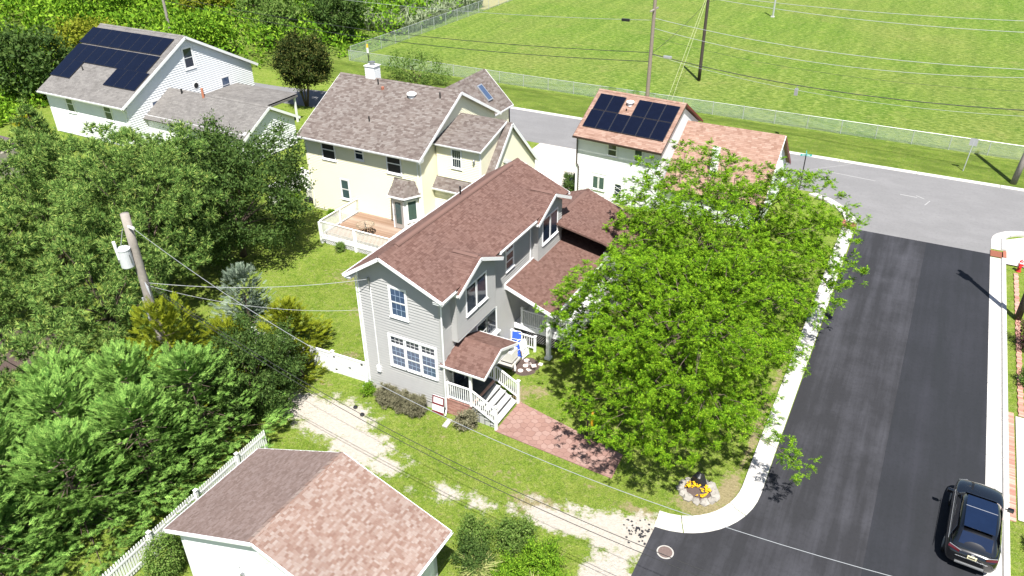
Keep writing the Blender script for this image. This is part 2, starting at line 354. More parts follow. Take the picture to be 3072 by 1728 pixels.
kerb('kerb', [(23.45, 31.5), (23.45, 33.0)] + arc(25.9, 33.0, 2.45, 2.4, 180, 90, 8) + [(40, 35.4)], 'white curved kerb at the far right corner', flip=1)
kerb('kerb', [(60, 43.3), (-21, 43.2)], 'low pale kerb along the field side of the street', flip=1, pan=.2, top=.15, h=.09, seg=6)
# pavement east of the right kerb
sheet('pavement', [(24.28, 29.4), (24.28, 33.2), (25.9, 34.6), (40, 34.6), (40, 29.4)], .10, M['drive'], 'pale pavement corner by the hydrant')
sheet('pavement', [(24.62, 5.2), (24.62, 12.6), (40, 12.6), (40, 5.2)], .05, M['drive'], 'pale driveway apron edged with red brick')
M['brick1'] = pieces('red_brick', [(0, (.36, .17, .13)), (.5, (.48, .25, .19)), (1, (.58, .35, .28))], single=True)
bm = MB().box((-.12, -.042, 0), (.12, .042, .06)).mesh('brick', M['brick1'])
bw = bpy.data.objects.new('brick_edging', None); COL.objects.link(bw); tag(bw, 'red brick edging strip along the right kerb', None, None, 'structure'); WM[bw.name] = Matrix.Identity(4)
for k in range(84): link('brick', bm, bw, Matrix.Translation((24.42, 5.1 + k * .092, .015 + random.uniform(-.004, .004))) @ Matrix.Rotation(random.uniform(-.03, .03), 4, 'Z'))
for k in range(170): link('brick', bm, bw, Matrix.Translation((24.86 + .02*math.sin(k), 12.75 + k * .092, .015 + random.uniform(-.004, .004))) @ Matrix.Rotation(random.uniform(-.03, .03), 4, 'Z'))
# storm drains
def grate(x, y, label):
    r = thing('storm_drain', (x, y, .03), label, 'drain', 'storm drains at the street corner')
    MB().box((x-.42, y-.45, .0), (x+.30, y+.45, .034)).build('drain_box', M['dark'], r)
    for k in range(9): MB().box((x-.40, y-.44+k*.105, .02), (x+.28, y-.39+k*.105, .06)).build('grate_bar', M['rust'], r)
    MB().box((x-.62 if x < 20 else x+.32, y-.5, .0), (x-.44 if x < 20 else x+.52, y+.5, .15)).build('drain_hood', M['rust'], r)
grate(14.62, 30.85, 'rusty storm drain grate in the kerb under the big tree')
grate(23.8, 30.75, 'rusty storm drain grate in the kerb near the hydrant')
# manhole
M['lid'] = plain('worn_iron', (.12, .085, .075), .8, .4, 12, bump=.6, bs=30)
mh = thing('manhole_cover', (12.25, -3.15, .012), 'round rusty manhole cover in the dark asphalt near the kerb corner', 'manhole')
MB().lathe((12.25, -3.15, .0), [(.34, .0), (.34, .018), (.30, .02)], 28).build('rim', M['concold'], mh)
MB().lathe((12.25, -3.15, .0), [(.285, .014), (.285, .024), (.25, .026)], 28).build('lid', M['lid'], mh)
# broken edge of asphalt
g = MB()
for k in range(60):
    x, y, r = random.gauss(10.85, .3), random.gauss(-2.7, .3), random.uniform(.015, .075); n = random.randint(4, 6); a0 = random.random()*6
    g.prism([(x+r*random.uniform(.6, 1.2)*math.cos(a0+6.283*q/n), y+r*random.uniform(.6, 1.2)*math.sin(a0+6.283*q/n), -.01) for q in range(n)], (0, 0, .018+random.random()*.012))
tag(g.build('asphalt_crumbs', M['asph']), 'crumbled dark asphalt lumps on the sand beside the road end', 'rubble', None, 'stuff')

# stamped paver path, stone by stone
path = bpy.data.objects.new('path', None); COL.objects.link(path); tag(path, 'pink paver path from the front steps', None, None, 'structure'); WM[path.name] = Matrix.Identity(4)
M['paver'] = pieces('pink_paver', [(0, (0.246, 0.143, 0.118)), (.5, (0.285, 0.172, 0.143)), (1, (0.315, 0.207, 0.177))], single=True, rough=.9, var=.2, grain=30)
M['paverbed'] = plain('paver_joint', (0.198, 0.114, 0.096), .95, .2, 8)
PL = [(2.75, -.05), (8.85, -.38), (8.75, 1.25), (2.78, 2.45)]
MB().prism([(x, y, .0) for x, y in PL], (0, 0, .02)).build('paver_bed', M['paverbed'], path)
def clip_poly(poly, C):
    for k in range(len(C)):
        a, b = C[k], C[(k+1) % len(C)]; o = []
        for i in range(len(poly)):
            p, q = poly[i], poly[(i+1) % len(poly)]
            sp = (b[0]-a[0])*(p[1]-a[1])-(b[1]-a[1])*(p[0]-a[0]); sq = (b[0]-a[0])*(q[1]-a[1])-(b[1]-a[1])*(q[0]-a[0])
            if sp >= 0: o.append(p)
            if sp * sq < 0: f = sp / (sp - sq); o.append((p[0]+f*(q[0]-p[0]), p[1]+f*(q[1]-p[1])))
        poly = o
        if len(poly) < 3: return []
    return poly
ph = .20; jit = {}
def jv(x, y):
    k = (round(x*50), round(y*50))
    if k not in jit: jit[k] = (x + random.uniform(-.05, .05), y + random.uniform(-.05, .05))
    return jit[k]
for r in range(-3, 11):
    for c in range(24):
        cx = 2.6 + c * ph * 1.5; cy = -.8 + r * ph * 1.732 + (c % 2) * ph * .866
        hx = [jv(cx + ph*math.cos(R_(60*k)), cy + ph*math.sin(R_(60*k))) for k in range(6)]
        mx = sum(p[0] for p in hx)/6; my = sum(p[1] for p in hx)/6
        hx = clip_poly([(mx + (p[0]-mx)*.92, my + (p[1]-my)*.92) for p in hx], PL)
        if len(hx) > 2:
            a = abs(sum(hx[i][0]*hx[(i+1) % len(hx)][1]-hx[(i+1) % len(hx)][0]*hx[i][1] for i in range(len(hx))))/2
            if a > .01: MB().prism([(x, y, .015) for x, y in hx], (0, 0, .018 + random.uniform(0, .008))).build('paver', M['paver'], path)
# ================================================================ BUILDING KIT
def scan(poly, v):                                            # intervals of polygon (u,v) at height v
    xs = []
    for i in range(len(poly)):
        (u0, v0), (u1, v1) = poly[i], poly[(i+1) % len(poly)]
        if (v0 <= v) != (v1 <= v): xs.append(u0 + (v - v0) / (v1 - v0) * (u1 - u0))
    xs.sort(); return [(xs[i], xs[i+1]) for i in range(0, len(xs)-1, 2)]
def siding(parent, P, U, N, poly, holes, z0, exp, mat, single=True, thick=.048, name='siding_board'):
    """lapped boards on a wall plane; poly in (u, z); P origin, U along, N outward"""
    P, U, N = Vector(P), Vector(U).normalized(), Vector(N).normalized(); zt = max(p[1] for p in poly); z = z0; J = MB()
    while z < zt - .01:
        e = min(z + exp, zt); lo = scan(poly, z + .002); hi = scan(poly, e - .004); g = MB() if single else J
        for k, (a, b) in enumerate(lo):
            c, d = hi[k] if k < len(hi) else ((a+b)/2, (a+b)/2)
            segs = [(a, b, c, d)]
            for (h0, h1, hz0, hz1) in holes:
                if hz0 < (z+e)/2 < hz1:
                    ns = []
                    for (a1, b1, c1, d1) in segs:
                        if h1 <= a1 or h0 >= b1: ns.append((a1, b1, c1, d1)); continue
                        if h0 > a1: ns.append((a1, h0, c1, h0))
                        if h1 < b1: ns.append((h1, b1, h1, d1))
                    segs = ns
            for (a1, b1, c1, d1) in segs:
                if b1 - a1 < .02: continue
                q = lambda u, zz, o: P + U*u + Vector((0, 0, zz)) + N*o
                if single: g = MB()
                g.hexa([q(a1, z, 0), q(b1, z, 0), q(b1, z, thick), q(a1, z, thick), q(c1, e+.003, 0), q(d1, e+.003, 0), q(d1, e+.003, .004), q(c1, e+.003, .004)])
                if single: g.build(name, mat, parent)
        z = e
    if not single and J.v: J.build('siding', mat, parent)
def window(parent, P, U, N, u0, u1, z0, z1, style='hung', glass='glass', casing=.09, muntin=(0, 0), trim='trim', label=None, sill=True):
    P, U, N = Vector(P), Vector(U).normalized(), Vector(N).normalized()
    q = lambda u, z, o: P + U*u + Vector((0, 0, z)) + N*o
    def bx(g, a, b, c, d, o0, o1): g.hexa([q(a, c, o0), q(b, c, o0), q(b, c, o1), q(a, c, o1), q(a, d, o0), q(b, d, o0), q(b, d, o1), q(a, d, o1)])
    g = MB(); w = casing
    bx(g, u0-w, u0, z0, z1, 0, .045); bx(g, u1, u1+w, z0, z1, 0, .045); bx(g, u0-w, u1+w, z1, z1+w, 0, .05); bx(g, u0-w, u1+w, z0-w, z0, 0, .048)
    wo = g.build('window', M[trim], parent)
    if label: wo['label'] = label
    if sill: g = MB(); bx(g, u0-w-.03, u1+w+.03, z0-w-.04, z0-w-.002, .002, .09); g.build('sill', M[trim], wo)
    s = .04; zm = (z0+z1)/2
    parts = [(z0, zm, .012), (zm, z1, .024)] if style == 'hung' else [(z0, z1, .018)]
    for (a, b, o) in parts:
        g = MB(); bx(g, u0+.002, u0+s, a, b, o, o+.014); bx(g, u1-s, u1-.002, a, b, o, o+.014); bx(g, u0+s, u1-s, a, a+s, o, o+.014); bx(g, u0+s, u1-s, b-s, b-.001, o, o+.014)
        g.build('sash', M[trim], wo)
        g = MB(); bx(g, u0+s-.006, u1-s+.006, a+s-.006, b-s+.006, o+.001, o+.006); g.build('pane', M[glass], wo)
        if muntin[0] or muntin[1]:
            g = MB()
            for k in range(1, muntin[0]): u = u0+s+(u1-u0-2*s)*k/muntin[0]; bx(g, u-.008, u+.008, a+s, b-s, o+.0065, o+.012)
            for k in range(1, muntin[1]): z = a+s+(b-a-2*s)*k/muntin[1]; bx(g, u0+s, u1-s, z-.008, z+.008, o+.0065, o+.0115)
            g.build('muntin_grid', M['trim' if glass != 'glassblue' else 'muntin'], wo)
    return wo
M['muntin'] = plain('muntin_pale_blue', (.33, .42, .55), .5, 0)
def shingle_mats(key, stops, stain=0):
    M[key] = pieces(key, stops, .92, stain=stain); M[key + '1'] = pieces(key + '_single', stops, .92, single=True, stain=stain)
shingle_mats('shbrown', [(0, (0.106, 0.056, 0.045)), (.3, (0.145, 0.082, 0.067)), (.7, (0.175, 0.104, 0.086)), (1, (0.125, 0.068, 0.054))])
shingle_mats('shgarage', [(0, (0.199, 0.123, 0.096)), (.3, (0.246, 0.166, 0.136)), (.6, (0.282, 0.211, 0.179)), (.85, (0.318, 0.259, 0.227)), (1, (0.227, 0.143, 0.112))])
shingle_mats('shgrey', [(0, (0.111, 0.087, 0.077)), (.3, (0.152, 0.124, 0.111)), (.6, (0.181, 0.154, 0.139)), (.85, (0.215, 0.191, 0.175)), (1, (0.137, 0.108, 0.096))])
shingle_mats('shpale', [(0, (0.157, 0.148, 0.140)), (.5, (0.181, 0.170, 0.161)), (1, (0.204, 0.193, 0.181))], .35)
shingle_mats('shtan', [(0, (0.238, 0.139, 0.102)), (.4, (0.304, 0.191, 0.145)), (.7, (0.350, 0.238, 0.188)), (1, (0.264, 0.155, 0.115))])
SHING = {}
def roof(parent, planes, key, exp=.13, tab=.17, singles=0, slab=.10, name='roof', lift=1.0):
    """planes: list of (polygon 3D list, eave direction U). Slab + tab shingles laid in courses"""
    g = MB(); tabs = []
    for poly, U in planes:
        P = [Vector(p) for p in poly]; U = Vector(U).normalized()
        n = None
        for a in range(1, len(P)-1):
            c = (P[a]-P[0]).cross(P[a+1]-P[0])
            if c.length > 1e-4: n = c.normalized(); break
        if n.z < 0: n = -n
        Vv = n.cross(U); 
        if Vv.z < 0: Vv = -Vv
        o = min(P, key=lambda p: p.dot(Vv)); o = o
        uv = [((p-o).dot(U), (p-o).dot(Vv)) for p in P]
        pl = P if (P[1]-P[0]).cross(P[2]-P[0]).dot(n) > 0 else P[::-1]
        g.prism([p - n*slab for p in pl], n*slab*.97)
        vm = max(v for u, v in uv); v = 0; r = 0
        while v < vm - .03:
            e = min(exp, vm - v)
            for (a, b) in scan(uv, v + e*.5):
                u = a - (r*.137 % 1) * tab - random.random()*.05
                while u < b:
                    w = tab * random.choice((.55, .8, 1.0, 1.0, 1.25)); s0, s1 = max(u, a), min(u+w, b)
                    if s1 - s0 > .03: tabs.append((o + U*s0 + Vv*v, U*(s1-s0-.004), Vv*(e*1.10), n*(.012*lift*random.uniform(.7, 1.4))))
                    u += w
            v += exp; r += 1
    ro = g.build(name, M[key], parent)
    X = XF[0]
    def mtx(tb):
        p, u, v, n = tb; m = Matrix(((u.x, v.x, n.x, p.x), (u.y, v.y, n.y, p.y), (u.z, v.z, n.z, p.z), (0, 0, 0, 1))); return X @ m
    if singles:
        vis = sorted(range(len(tabs)), key=lambda i: ((X @ tabs[i][0]) - CAM).length + (60 if tabs[i][3].dot(CAM - tabs[i][0]) < 0 else 0))[:singles]
        if key not in SHING:
            SHING[key] = MB(); SHING[key].v = [(0,0,0),(1,0,0),(1,1,0),(0,1,0),(0,0,1),(1,0,1),(1,1,.15),(0,1,.15)]
            SHING[key].f = [(4,5,6,7),(0,1,5,4),(1,2,6,5),(3,0,4,7)]; SHING[key] = SHING[key].mesh('shingle', M[key+'1'], xf=Matrix.Identity(4))
        st = set(vis)
        for i in vis: link('shingle', SHING[key], ro, mtx(tabs[i]))
        tabs = [tb for i, tb in enumerate(tabs) if i not in st]
    if tabs:
        A = np.array([[list(r) for r in mtx(tb)] for tb in tabs])[:, :3, :]
        T = np.array([(0,0,0,1),(1,0,0,1),(1,1,0,1),(0,1,0,1),(0,0,1,1),(1,0,1,1),(1,1,.15,1),(0,1,.15,1)])
        Vt = np.einsum('nij,kj->nki', A, T).reshape(-1, 3)
        Ft = (np.array([(4,5,6,7),(0,1,5,4),(1,2,6,5),(3,0,4,7)])[None] + (np.arange(len(A))*8)[:, None, None]).reshape(-1, 4)
        tag(link('shingles', np_mesh('shingles', Vt, Ft, M[key], 4), ro), kind='stuff')
    return ro
def cap(parent, a, b, key, w=.3, h=.05, name='ridge_cap'):
    """ridge cap shingles one after another along a ridge"""
    a, b = Vector(a), Vector(b); d = (b-a).normalized(); L = (b-a).length; sd = d.cross(Vector((0,0,1))).normalized(); g = MB(); s = 0
    while s < L:
        e = min(s + .24, L); p, q = a + d*s, a + d*e; z0, z1 = Vector((0,0,h+.012)), Vector((0,0,h)); dr = Vector((0, 0, -w*.28))
        g.poly([p+z0, q+z1, q+sd*w/2+dr+z1, p+sd*w/2+dr+z0]); g.poly([q+z1, p+z0, p-sd*w/2+dr+z0, q-sd*w/2+dr+z1]); s = e
    return g.build(name, M[key], parent)
def board(parent, a, b, w, h, m='trim', name='fascia', up=(0,0,1)): return MB().bar(a, b, w, h, up).build(name, M[m], parent)
def wall(parent, P, U, poly, depth, mat, N, name='wall'):
    P, U, N = Vector(P), Vector(U).normalized(), Vector(N).normalized()
    return MB().prism([P + U*u + Vector((0,0,z)) for u, z in poly], -N*depth).build(name, M[mat], parent)
def rail(parent, a, b, z0, z1, n=None, name='railing', posts=(True, True), pw=.10, gap=.12, cap_=True, ptop=.08, bw=.035):
    """railing between ground points a, b (may slope: a,b carry their own base z)"""
    a, b = Vector(a), Vector(b); L = (Vector((b.x, b.y, 0))-Vector((a.x, a.y, 0))).length
    up0, up1 = Vector((0,0,z0)), Vector((0,0,z1))
    MB().bar(a+up1, b+up1, .085, .05).build('handrail', M['pvc'], parent); MB().bar(a+up0, b+up0, .045, .07).build('bottom_rail', M['pvc'], parent)
    n = n or max(2, int(L/gap))
    for k in range(1, n): p = a.lerp(b, k/n); MB().box((p.x-bw/2, p.y-bw/2, p.z+z0), (p.x+bw/2, p.y+bw/2, p.z+z1)).build('baluster', M['pvc'], parent)
def post(parent, p, z0, z1, w=.12, cap_=True, m='pvc', name='post'):
    o = MB().box((p[0]-w/2, p[1]-w/2, z0), (p[0]+w/2, p[1]+w/2, z1)).build(name, M[m], parent)
    if cap_:
        g = MB(); c = w*.7; g.box((p[0]-c, p[1]-c, z1), (p[0]+c, p[1]+c, z1+.035)); k = len(g.v)
        g.v += [(p[0]-c*.8, p[1]-c*.8, z1+.036), (p[0]+c*.8, p[1]-c*.8, z1+.036), (p[0]+c*.8, p[1]+c*.8, z1+.036), (p[0]-c*.8, p[1]+c*.8, z1+.036), (p[0], p[1], z1+.09)]
        g.f += [(k, k+1, k+4), (k+1, k+2, k+4), (k+2, k+3, k+4), (k+3, k, k+4)]; g.build('post_cap', M[m], o)
    return o
def pipe(parent, pts, r, m, name='vent_pipe', n=10): return MB().tube(pts, r, n).build(name, M[m], parent)
X_, Y_, Z_ = Vector((1,0,0)), Vector((0,1,0)), Vector((0,0,1))

# ================================================================ GREY HOUSE (the main one)
H = thing('grey_house', (-2.3, 6.2, 0), 'two-storey grey clapboard house with brown shingle roof and white trim', 'house')
x0, y1 = -4.6, 12.5; RX, RZ = -2.8, 8.30; sr, sl = .43, .655
zr = lambda x: RZ - sr*(x-RX) if x > RX else RZ - sl*(RX-x)
GT = .13                                                     # roof underside offset
front = [(0, .42), (4.6, .42), (4.6, zr(0)-GT), (RX-x0, RZ-GT), (0, zr(x0)-GT)]
wall(H, (x0, 0, 0), X_, [(0, 0), (4.6, 0), (4.6, .45), (0, .45)], .3, 'conc', -Y_, 'foundation')
wall(H, (x0, .012, 0), X_, front, .2, 'grayside', -Y_)
wu = [(1.83, 2.77, 4.98, 6.52)]; tri = [(1.60, 4.18, 2.0, 3.72)]
siding(H, (x0, .012, 0), X_, -Y_, front, [(1.74, 2.84, 4.85, 6.62), (1.48, 4.30, 1.86, 3.84)], .42, .158, M['grayside'])
P0 = (x0, 0, 0)
window(H, P0, X_, -Y_, 1.86, 2.72, 4.99, 6.50, 'hung', 'glassblue', .09, (3, 2))
for k in range(3):
    a = 1.60 + k*.89
    window(H, P0, X_, -Y_, a, a+.80, 2.0, 3.18, 'hung', 'glassblue', .045 if k else .045, (3, 2))
    window(H, P0, X_, -Y_, a, a+.80, 3.29, 3.72, 'fixed', 'glass', .055, (3, 2), sill=False)
g = MB()
for z, hh in ((1.91, .09), (3.74, .1)): g.box((x0+1.50, -.064, z), (x0+4.28, 0, z+hh))
for u in (1.48, 4.22): g.box((x0+u, -.062, 1.905), (x0+u+.075, 0, 3.835))
g.build('window_casing', M['trim'], H)
# right wall (x = 0), with bays
side = [(0, .42), (12.5, .42), (12.5, zr(0)-GT), (0, zr(0)-GT)]
wall(H, (0, 0, 0), Y_, [(0, 0), (12.5, 0), (12.5, .45), (0, .45)], .3, 'conc', X_, 'foundation')
wall(H, (-.012, 0, 0), Y_, side, .2, 'grayside', X_)
siding(H, (-.012, 0, 0), Y_, X_, side, [(3.0, 5.15, 1.85, 3.45), (6.1, 7.1, 4.8, 6.35), (.85, 4.5, 3.85, 7.2), (9.3, 12.3, 3.95, 7.2)], .42, .158, M['grayside'])
window(H, (0, 0, 0), Y_, X_, 3.12, 4.05, 1.98, 3.30, 'hung', 'glass', .07); window(H, (0, 0, 0), Y_, X_, 4.12, 5.05, 1.98, 3.30, 'fixed', 'glass', .07)
MB().box((0, 3.0, 1.86), (.22, 5.2, 1.92)).build('window_shelf', M['trim'], H)
window(H, (0, 0, 0), Y_, X_, 6.22, 7.0, 4.95, 5.85, 'hung', 'glass', .07); window(H, (0, 0, 0), Y_, X_, 6.22, 7.0, 5.95, 6.2, 'fixed', 'glass', .06, (3, 1), sill=False)
# back and left walls
wall(H, (x0, 12.5, 0), X_, [(0, 0), (4.6, 0), (4.6, zr(0)-GT), (RX-x0, RZ-GT), (0, zr(x0)-GT)], -.2, 'grayside', -Y_)
wall(H, (x0, .2, 0), Y_, [(0, 0), (12.1, 0), (12.1, zr(x0)-GT), (0, zr(x0)-GT)], -.2, 'grayside', -X_)
for y in (-.02,): MB().box((x0-.03, y-.03, .4), (x0+.06, y+.05, zr(x0)-.2)).build('corner_board', M['trim'], H)
MB().box((-.07, -.05, .4), (.035, .06, zr(0)-.2)).build('corner_board', M['grayside'], H)
def bay(ya, yb, zb, pky, pkz, tip):
    xb = .32; ym = (ya+yb)/2
    prof = [(ya, zb), (yb, zb), (yb, 6.62), (pky, pkz-.16), (ya, 6.62)]
    MB().prism([(xb-.012, y, z) for y, z in prof], (-.5, 0, 0)).build('bay', M['grayside'], H)
    hol = [(ym-1.0, ym+1.0, 4.78, 6.42)] if zb < 4.2 else [(ym-1.0, ym+1.0, 5.3, 7.0)]
    zz = (4.88, 6.32) if zb < 4.2 else (5.45, 6.72)
    if zb > 4: hol = [(ym-1.0, ym+1.0, zz[0]-.12, zz[1]+.1)]
    else: hol = [(ym-1.05, ym+1.05, zz[0]-.12, zz[1]+.1)]
    siding(H, (xb-.012, 0, 0), Y_, X_, prof, hol, zb, .158, M['grayside'])
    siding(H, (0, ya+.0, 0), X_, -Y_, [(0, zb), (xb-.012, zb), (xb-.012, 6.62), (0, 6.62)], [], zb, .158, M['grayside'], thick=.024)
    for k in (-1, 0):
        window(H, (xb, 0, 0), Y_, X_, ym-.94+(k+1)*.97, ym-.06+(k+1)*.97, zz[0], zz[1], 'fixed', 'glass', .06)
    MB().box((xb-.06, ya-.025, zb), (xb+.022, ya+.06, 6.6)).build('corner_board', M['grayside'], H)
    MB().box((xb-.06, yb-.06, zb), (xb+.022, yb+.02, 6.6)).build('corner_board', M['grayside'], H)
bay(.85, 4.5, 3.83, 2.68, 7.62, 0); bay(9.3, 12.3, 3.9, 10.78, 7.62, 0)
# roof
ex = .5; ze = zr(ex); xl = -4.95; zl = zr(xl); ya, yb = -.54, 12.9; dz = 7.62; dx = RX + (RZ-dz)/sr; dsl = .47
hw = (dz - ze)/dsl
rp = [(ex, ya, ze), (ex, 2.68-hw, ze), (dx, 2.68, dz), (ex, 2.68+hw, ze), (ex, 10.78-hw, ze), (dx, 10.78, dz), (ex, 10.78+hw, ze), (ex, yb, ze), (RX, yb, RZ), (RX, ya, RZ)]
planes = [(rp, Y_), ([(xl, ya, zl), (xl, yb, zl), (RX, yb, RZ), (RX, ya, RZ)], Y_)]
for c in (2.68, 10.78):
    for s in (-1, 1):
        lo = dz - dsl*2.08
        planes.append(([(.66, c+s*2.08, lo), (.66, c, dz), (dx-.02, c, dz), (.05, c+s*hw*1.25, dz-dsl*hw*1.25), (.2, c+s*2.08, lo)], X_))
roof(H, planes, 'shbrown', singles=300, slab=.09)
cap(H, (RX, ya, RZ), (RX, yb, RZ), 'shbrown', .34, .03)
MB().prism([(RX-.16, .8, RZ-.02), (RX+.18, .8, RZ-.03), (RX+.14, .8, RZ+.035), (RX, .8, RZ+.09), (RX-.14, .8, RZ+.02)], (0, 11.2, 0)).build('ridge_vent', M['shbrown'], H)
for c in (2.68, 10.78):
    cap(H, (.66, c, dz), (dx+.1, c, dz), 'shbrown', .3, .03)
    MB().prism([(.5, c-.14, dz+.0), (.5, c, dz+.075), (.5, c+.14, dz)], (-1.35, 0, 0)).build('ridge_vent', M['shbrown'], H)
# fascia / rakes / soffits
def rake(a, b, m='trim', h=.17, w=.03, par=None): MB().bar(Vector(a)-Vector((0,0,h*.55)), Vector(b)-Vector((0,0,h*.55)), w, h).build('rake_board', M[m], par or H)
rake((ex, ya-.01, ze), (RX, ya-.01, RZ)); rake((RX, ya-.01, RZ), (xl, ya-.01, zl)); rake((ex, yb+.01, ze), (RX, yb+.01, RZ)); rake((RX, yb+.01, RZ), (xl, yb+.01, zl))
MB().poly([(ex, ya, ze-.14), (RX, ya, RZ-.14), (RX, 0, RZ-.14), (ex, 0, ze-.14)]).poly([(RX, ya, RZ-.14), (xl, ya, zl-.14), (xl, 0, zl-.14), (RX, 0, RZ-.14)]).build('soffit', M['soffit'], H)
MB().box((-.02, ya+.03, 6.62), (ex, .0, 6.74)).build('eave_return', M['trim'], H); MB().box((xl, ya+.03, 6.66), (x0-.01, .0, 6.78)).build('eave_return', M['trim'], H)
def gutter(par, a, b, out, m='trim', s=.11):
    a, b, out = Vector(a), Vector(b), Vector(out)
    g = MB(); pr = [(0, 0), (0, -s), (s*.75, -s), (s, 0), (s-.012, 0), (s*.72, -s+.012), (.012, -s+.012), (.012, 0)]
    return g.prism([a + out*u + Vector((0,0,z)) for u, z in pr], b-a).build('gutter', M[m], par)
for (p, q) in ((ya, 2.68-2.05), (2.68+2.05, 10.78-2.05), (10.78+2.05, yb)): gutter(H, (ex, p, ze-.02), (ex, q, ze-.02), X_); MB().box((.0, p, ze-.16), (ex, q, ze-.13)).build('soffit', M['soffit'], H)
gutter(H, (xl, ya, zl-.02), (xl, yb, zl-.02), -X_); MB().box((xl, ya, zl-.16), (x0, yb, zl-.13)).build('soffit', M['soffit'], H)
for c in (2.68, 10.78):
    for s in (-1, 1):
        rake((.67, c, dz), (.67, c+s*2.1, dz-dsl*2.1)); lo = dz-dsl*2.08
        MB().bar((.64, c+s*2.08, lo-.06), (.1, c+s*2.08, lo-.06), .03, .14).build('fascia', M['trim'], H)
        MB().poly([(.66, c, dz-.14), (.66, c+s*2.08, lo-.12), (.3, c+s*2.08, lo-.12), (.3, c, dz-.14)]).build('soffit', M['soffit'], H)
# downspouts
for pts in ([(.55, -.3, 6.75), (.12, -.1, 6.5), (.07, -.09, .35), (.12, -.3, .12)], [(-4.9, -.35, 6.8), (-4.68, -.08, 6.55), (-4.68, -.08, .5), (-4.8, -.4, .2)], [(.5, 8.5, 6.75), (.06, 8.9, 6.5), (.06, 8.9, 4.2)]):
    pipe(H, pts, .038, 'trim', 'downspout', 6)
# meter, conduit, service mast
MB().box((-3.98, -.12, 1.28), (-3.76, .0, 1.62)).build('electric_meter', M['white'], H); pipe(H, [(-3.86, -.04, 1.62), (-3.86, -.04, 6.2)], .025, 'white', 'conduit', 6)
pipe(H, [(-3.88, -.06, 6.15), (-3.88, -.1, 6.75), (-3.88, -.2, 6.8)], .035, 'steel', 'service_mast', 8)
MB().box((-2.1, -.03, 7.35), (-1.85, .0, 7.75)).build('gable_vent', M['grayside'], H)
pipe(H, [(-4.1, 8.6, 7.2), (-4.1, 8.6, 7.95)], .05, 'black')
# porch roof (shed) and its supports
roof(H, [([(0, 6.05, 4.2), (2.9, 6.05, 3.12), (2.9, 14.2, 3.12), (0, 14.2, 4.2)], Y_)], 'shbrown', slab=.09, name='porch_roof')
rake((0, 6.03, 4.2), (2.9, 6.03, 3.12), h=.2); gutter(H, (2.9, 6.05, 3.1), (2.9, 14.2, 3.1), X_); MB().poly([(0, 6.06, 4.02), (2.88, 6.06, 2.96), (2.88, 14, 2.96), (0, 14, 4.02)]).build('porch_ceiling', M['soffit'], H)
MB().box((0, 6.02, 3.9), (.06, 12.4, 4.26)).build('flashing', M['trim'], H)
g = MB(); w_ = .11
g.box((2.45-w_*1.5, 6.41-w_*1.5, 0), (2.45+w_*1.5, 6.41+w_*1.5, .16)); g.box((2.45-w_, 6.41-w_, .16), (2.45+w_, 6.41+w_, 3.1)); g.build('porch_column', M['pvc'], H, bevel=.015)
post(H, (2.45, 10.2), 1.2, 3.1, .18, False); post(H, (2.45, 13.8), 1.2, 3.1, .18, False)
MB().box((.05, 7.0, .95), (3.62, 13.8, 1.25)).build('porch_deck', M['trim'], H)
post(H, (.55, 7.0), 1.0, 2.36); post(H, (3.55, 7.0), .6, 2.36)
rail(H, (.6, 7.0, 1.25), (3.5, 7.0, 1.25), .10, 1.0, 24); rail(H, (3.55, 7.1, 1.25), (3.55, 13.5, 1.25), .10, 1.0, 48)
for k in range(26):
    a = .5 + k*.13; MB().bar((a, 6.985, .38), (min(a+.42, 3.7), 6.985, .93), .012, .03, (0, -1, 0)).build('lattice_slat', M['grayside'], H)
MB().box((.45, 7.03, .3), (3.6, 7.06, .95)).build('underporch_shade', M['dark'], H)  # near-black panel standing in for the shade behind the lattice
# small rail by the AC
rail(H, (.15, 6.66, 0), (1.45, 6.66, 0), .22, .92, 9); post(H, (1.51, 6.66), 0, .98); post(H, (.1, 6.66), 0, .98)
# rear one-storey wing
wall(H, (-2.7, 16.45, 0), X_, [(0, 0), (7.2, 0), (7.2, 3.7), (2.8, 5.35), (0, 4.3)], -.2, 'grayside', -Y_); wall(H, (4.4, 12.6, 0), Y_, [(0, 0), (3.8, 0), (3.8, 3.75), (0, 3.75)], .2, 'grayside', X_)
wall(H, (-2.7, 12.6, 0), Y_, [(0, 0), (3.8, 0), (3.8, 4.3), (0, 4.3)], -.2, 'grayside', -X_); wall(H, (2.9, 12.6, 0), X_, [(0, 0), (1.5, 0), (1.5, 3.7), (0, 3.7)], .2, 'grayside', -Y_)
roof(H, [([(.1, 11.6, 5.5), (.1, 16.7, 5.5), (4.7, 16.7, 3.73), (4.7, 12.35, 3.73), (2.95, 12.35, 4.4), (.4, 11.6, 5.38)], Y_), ([(.1, 12.5, 5.5), (.1, 16.7, 5.5), (-3.1, 16.7, 4.27), (-3.1, 12.5, 4.27)], Y_)], 'shbrown', slab=.09, name='wing_roof')
cap(H, (.1, 12.5, 5.5), (.1, 16.7, 5.5), 'shbrown', .34, .03); MB().prism([(-.05, 12.6, 5.47), (.1, 12.6, 5.58), (.27, 12.6, 5.45)], (0, 3.5, 0)).build('ridge_vent', M['shbrown'], H)
for (a, b) in (((.1, 16.71, 5.5), (4.7, 16.71, 3.73)), ((.1, 16.71, 5.5), (-3.1, 16.71, 4.27))): rake(a, b)
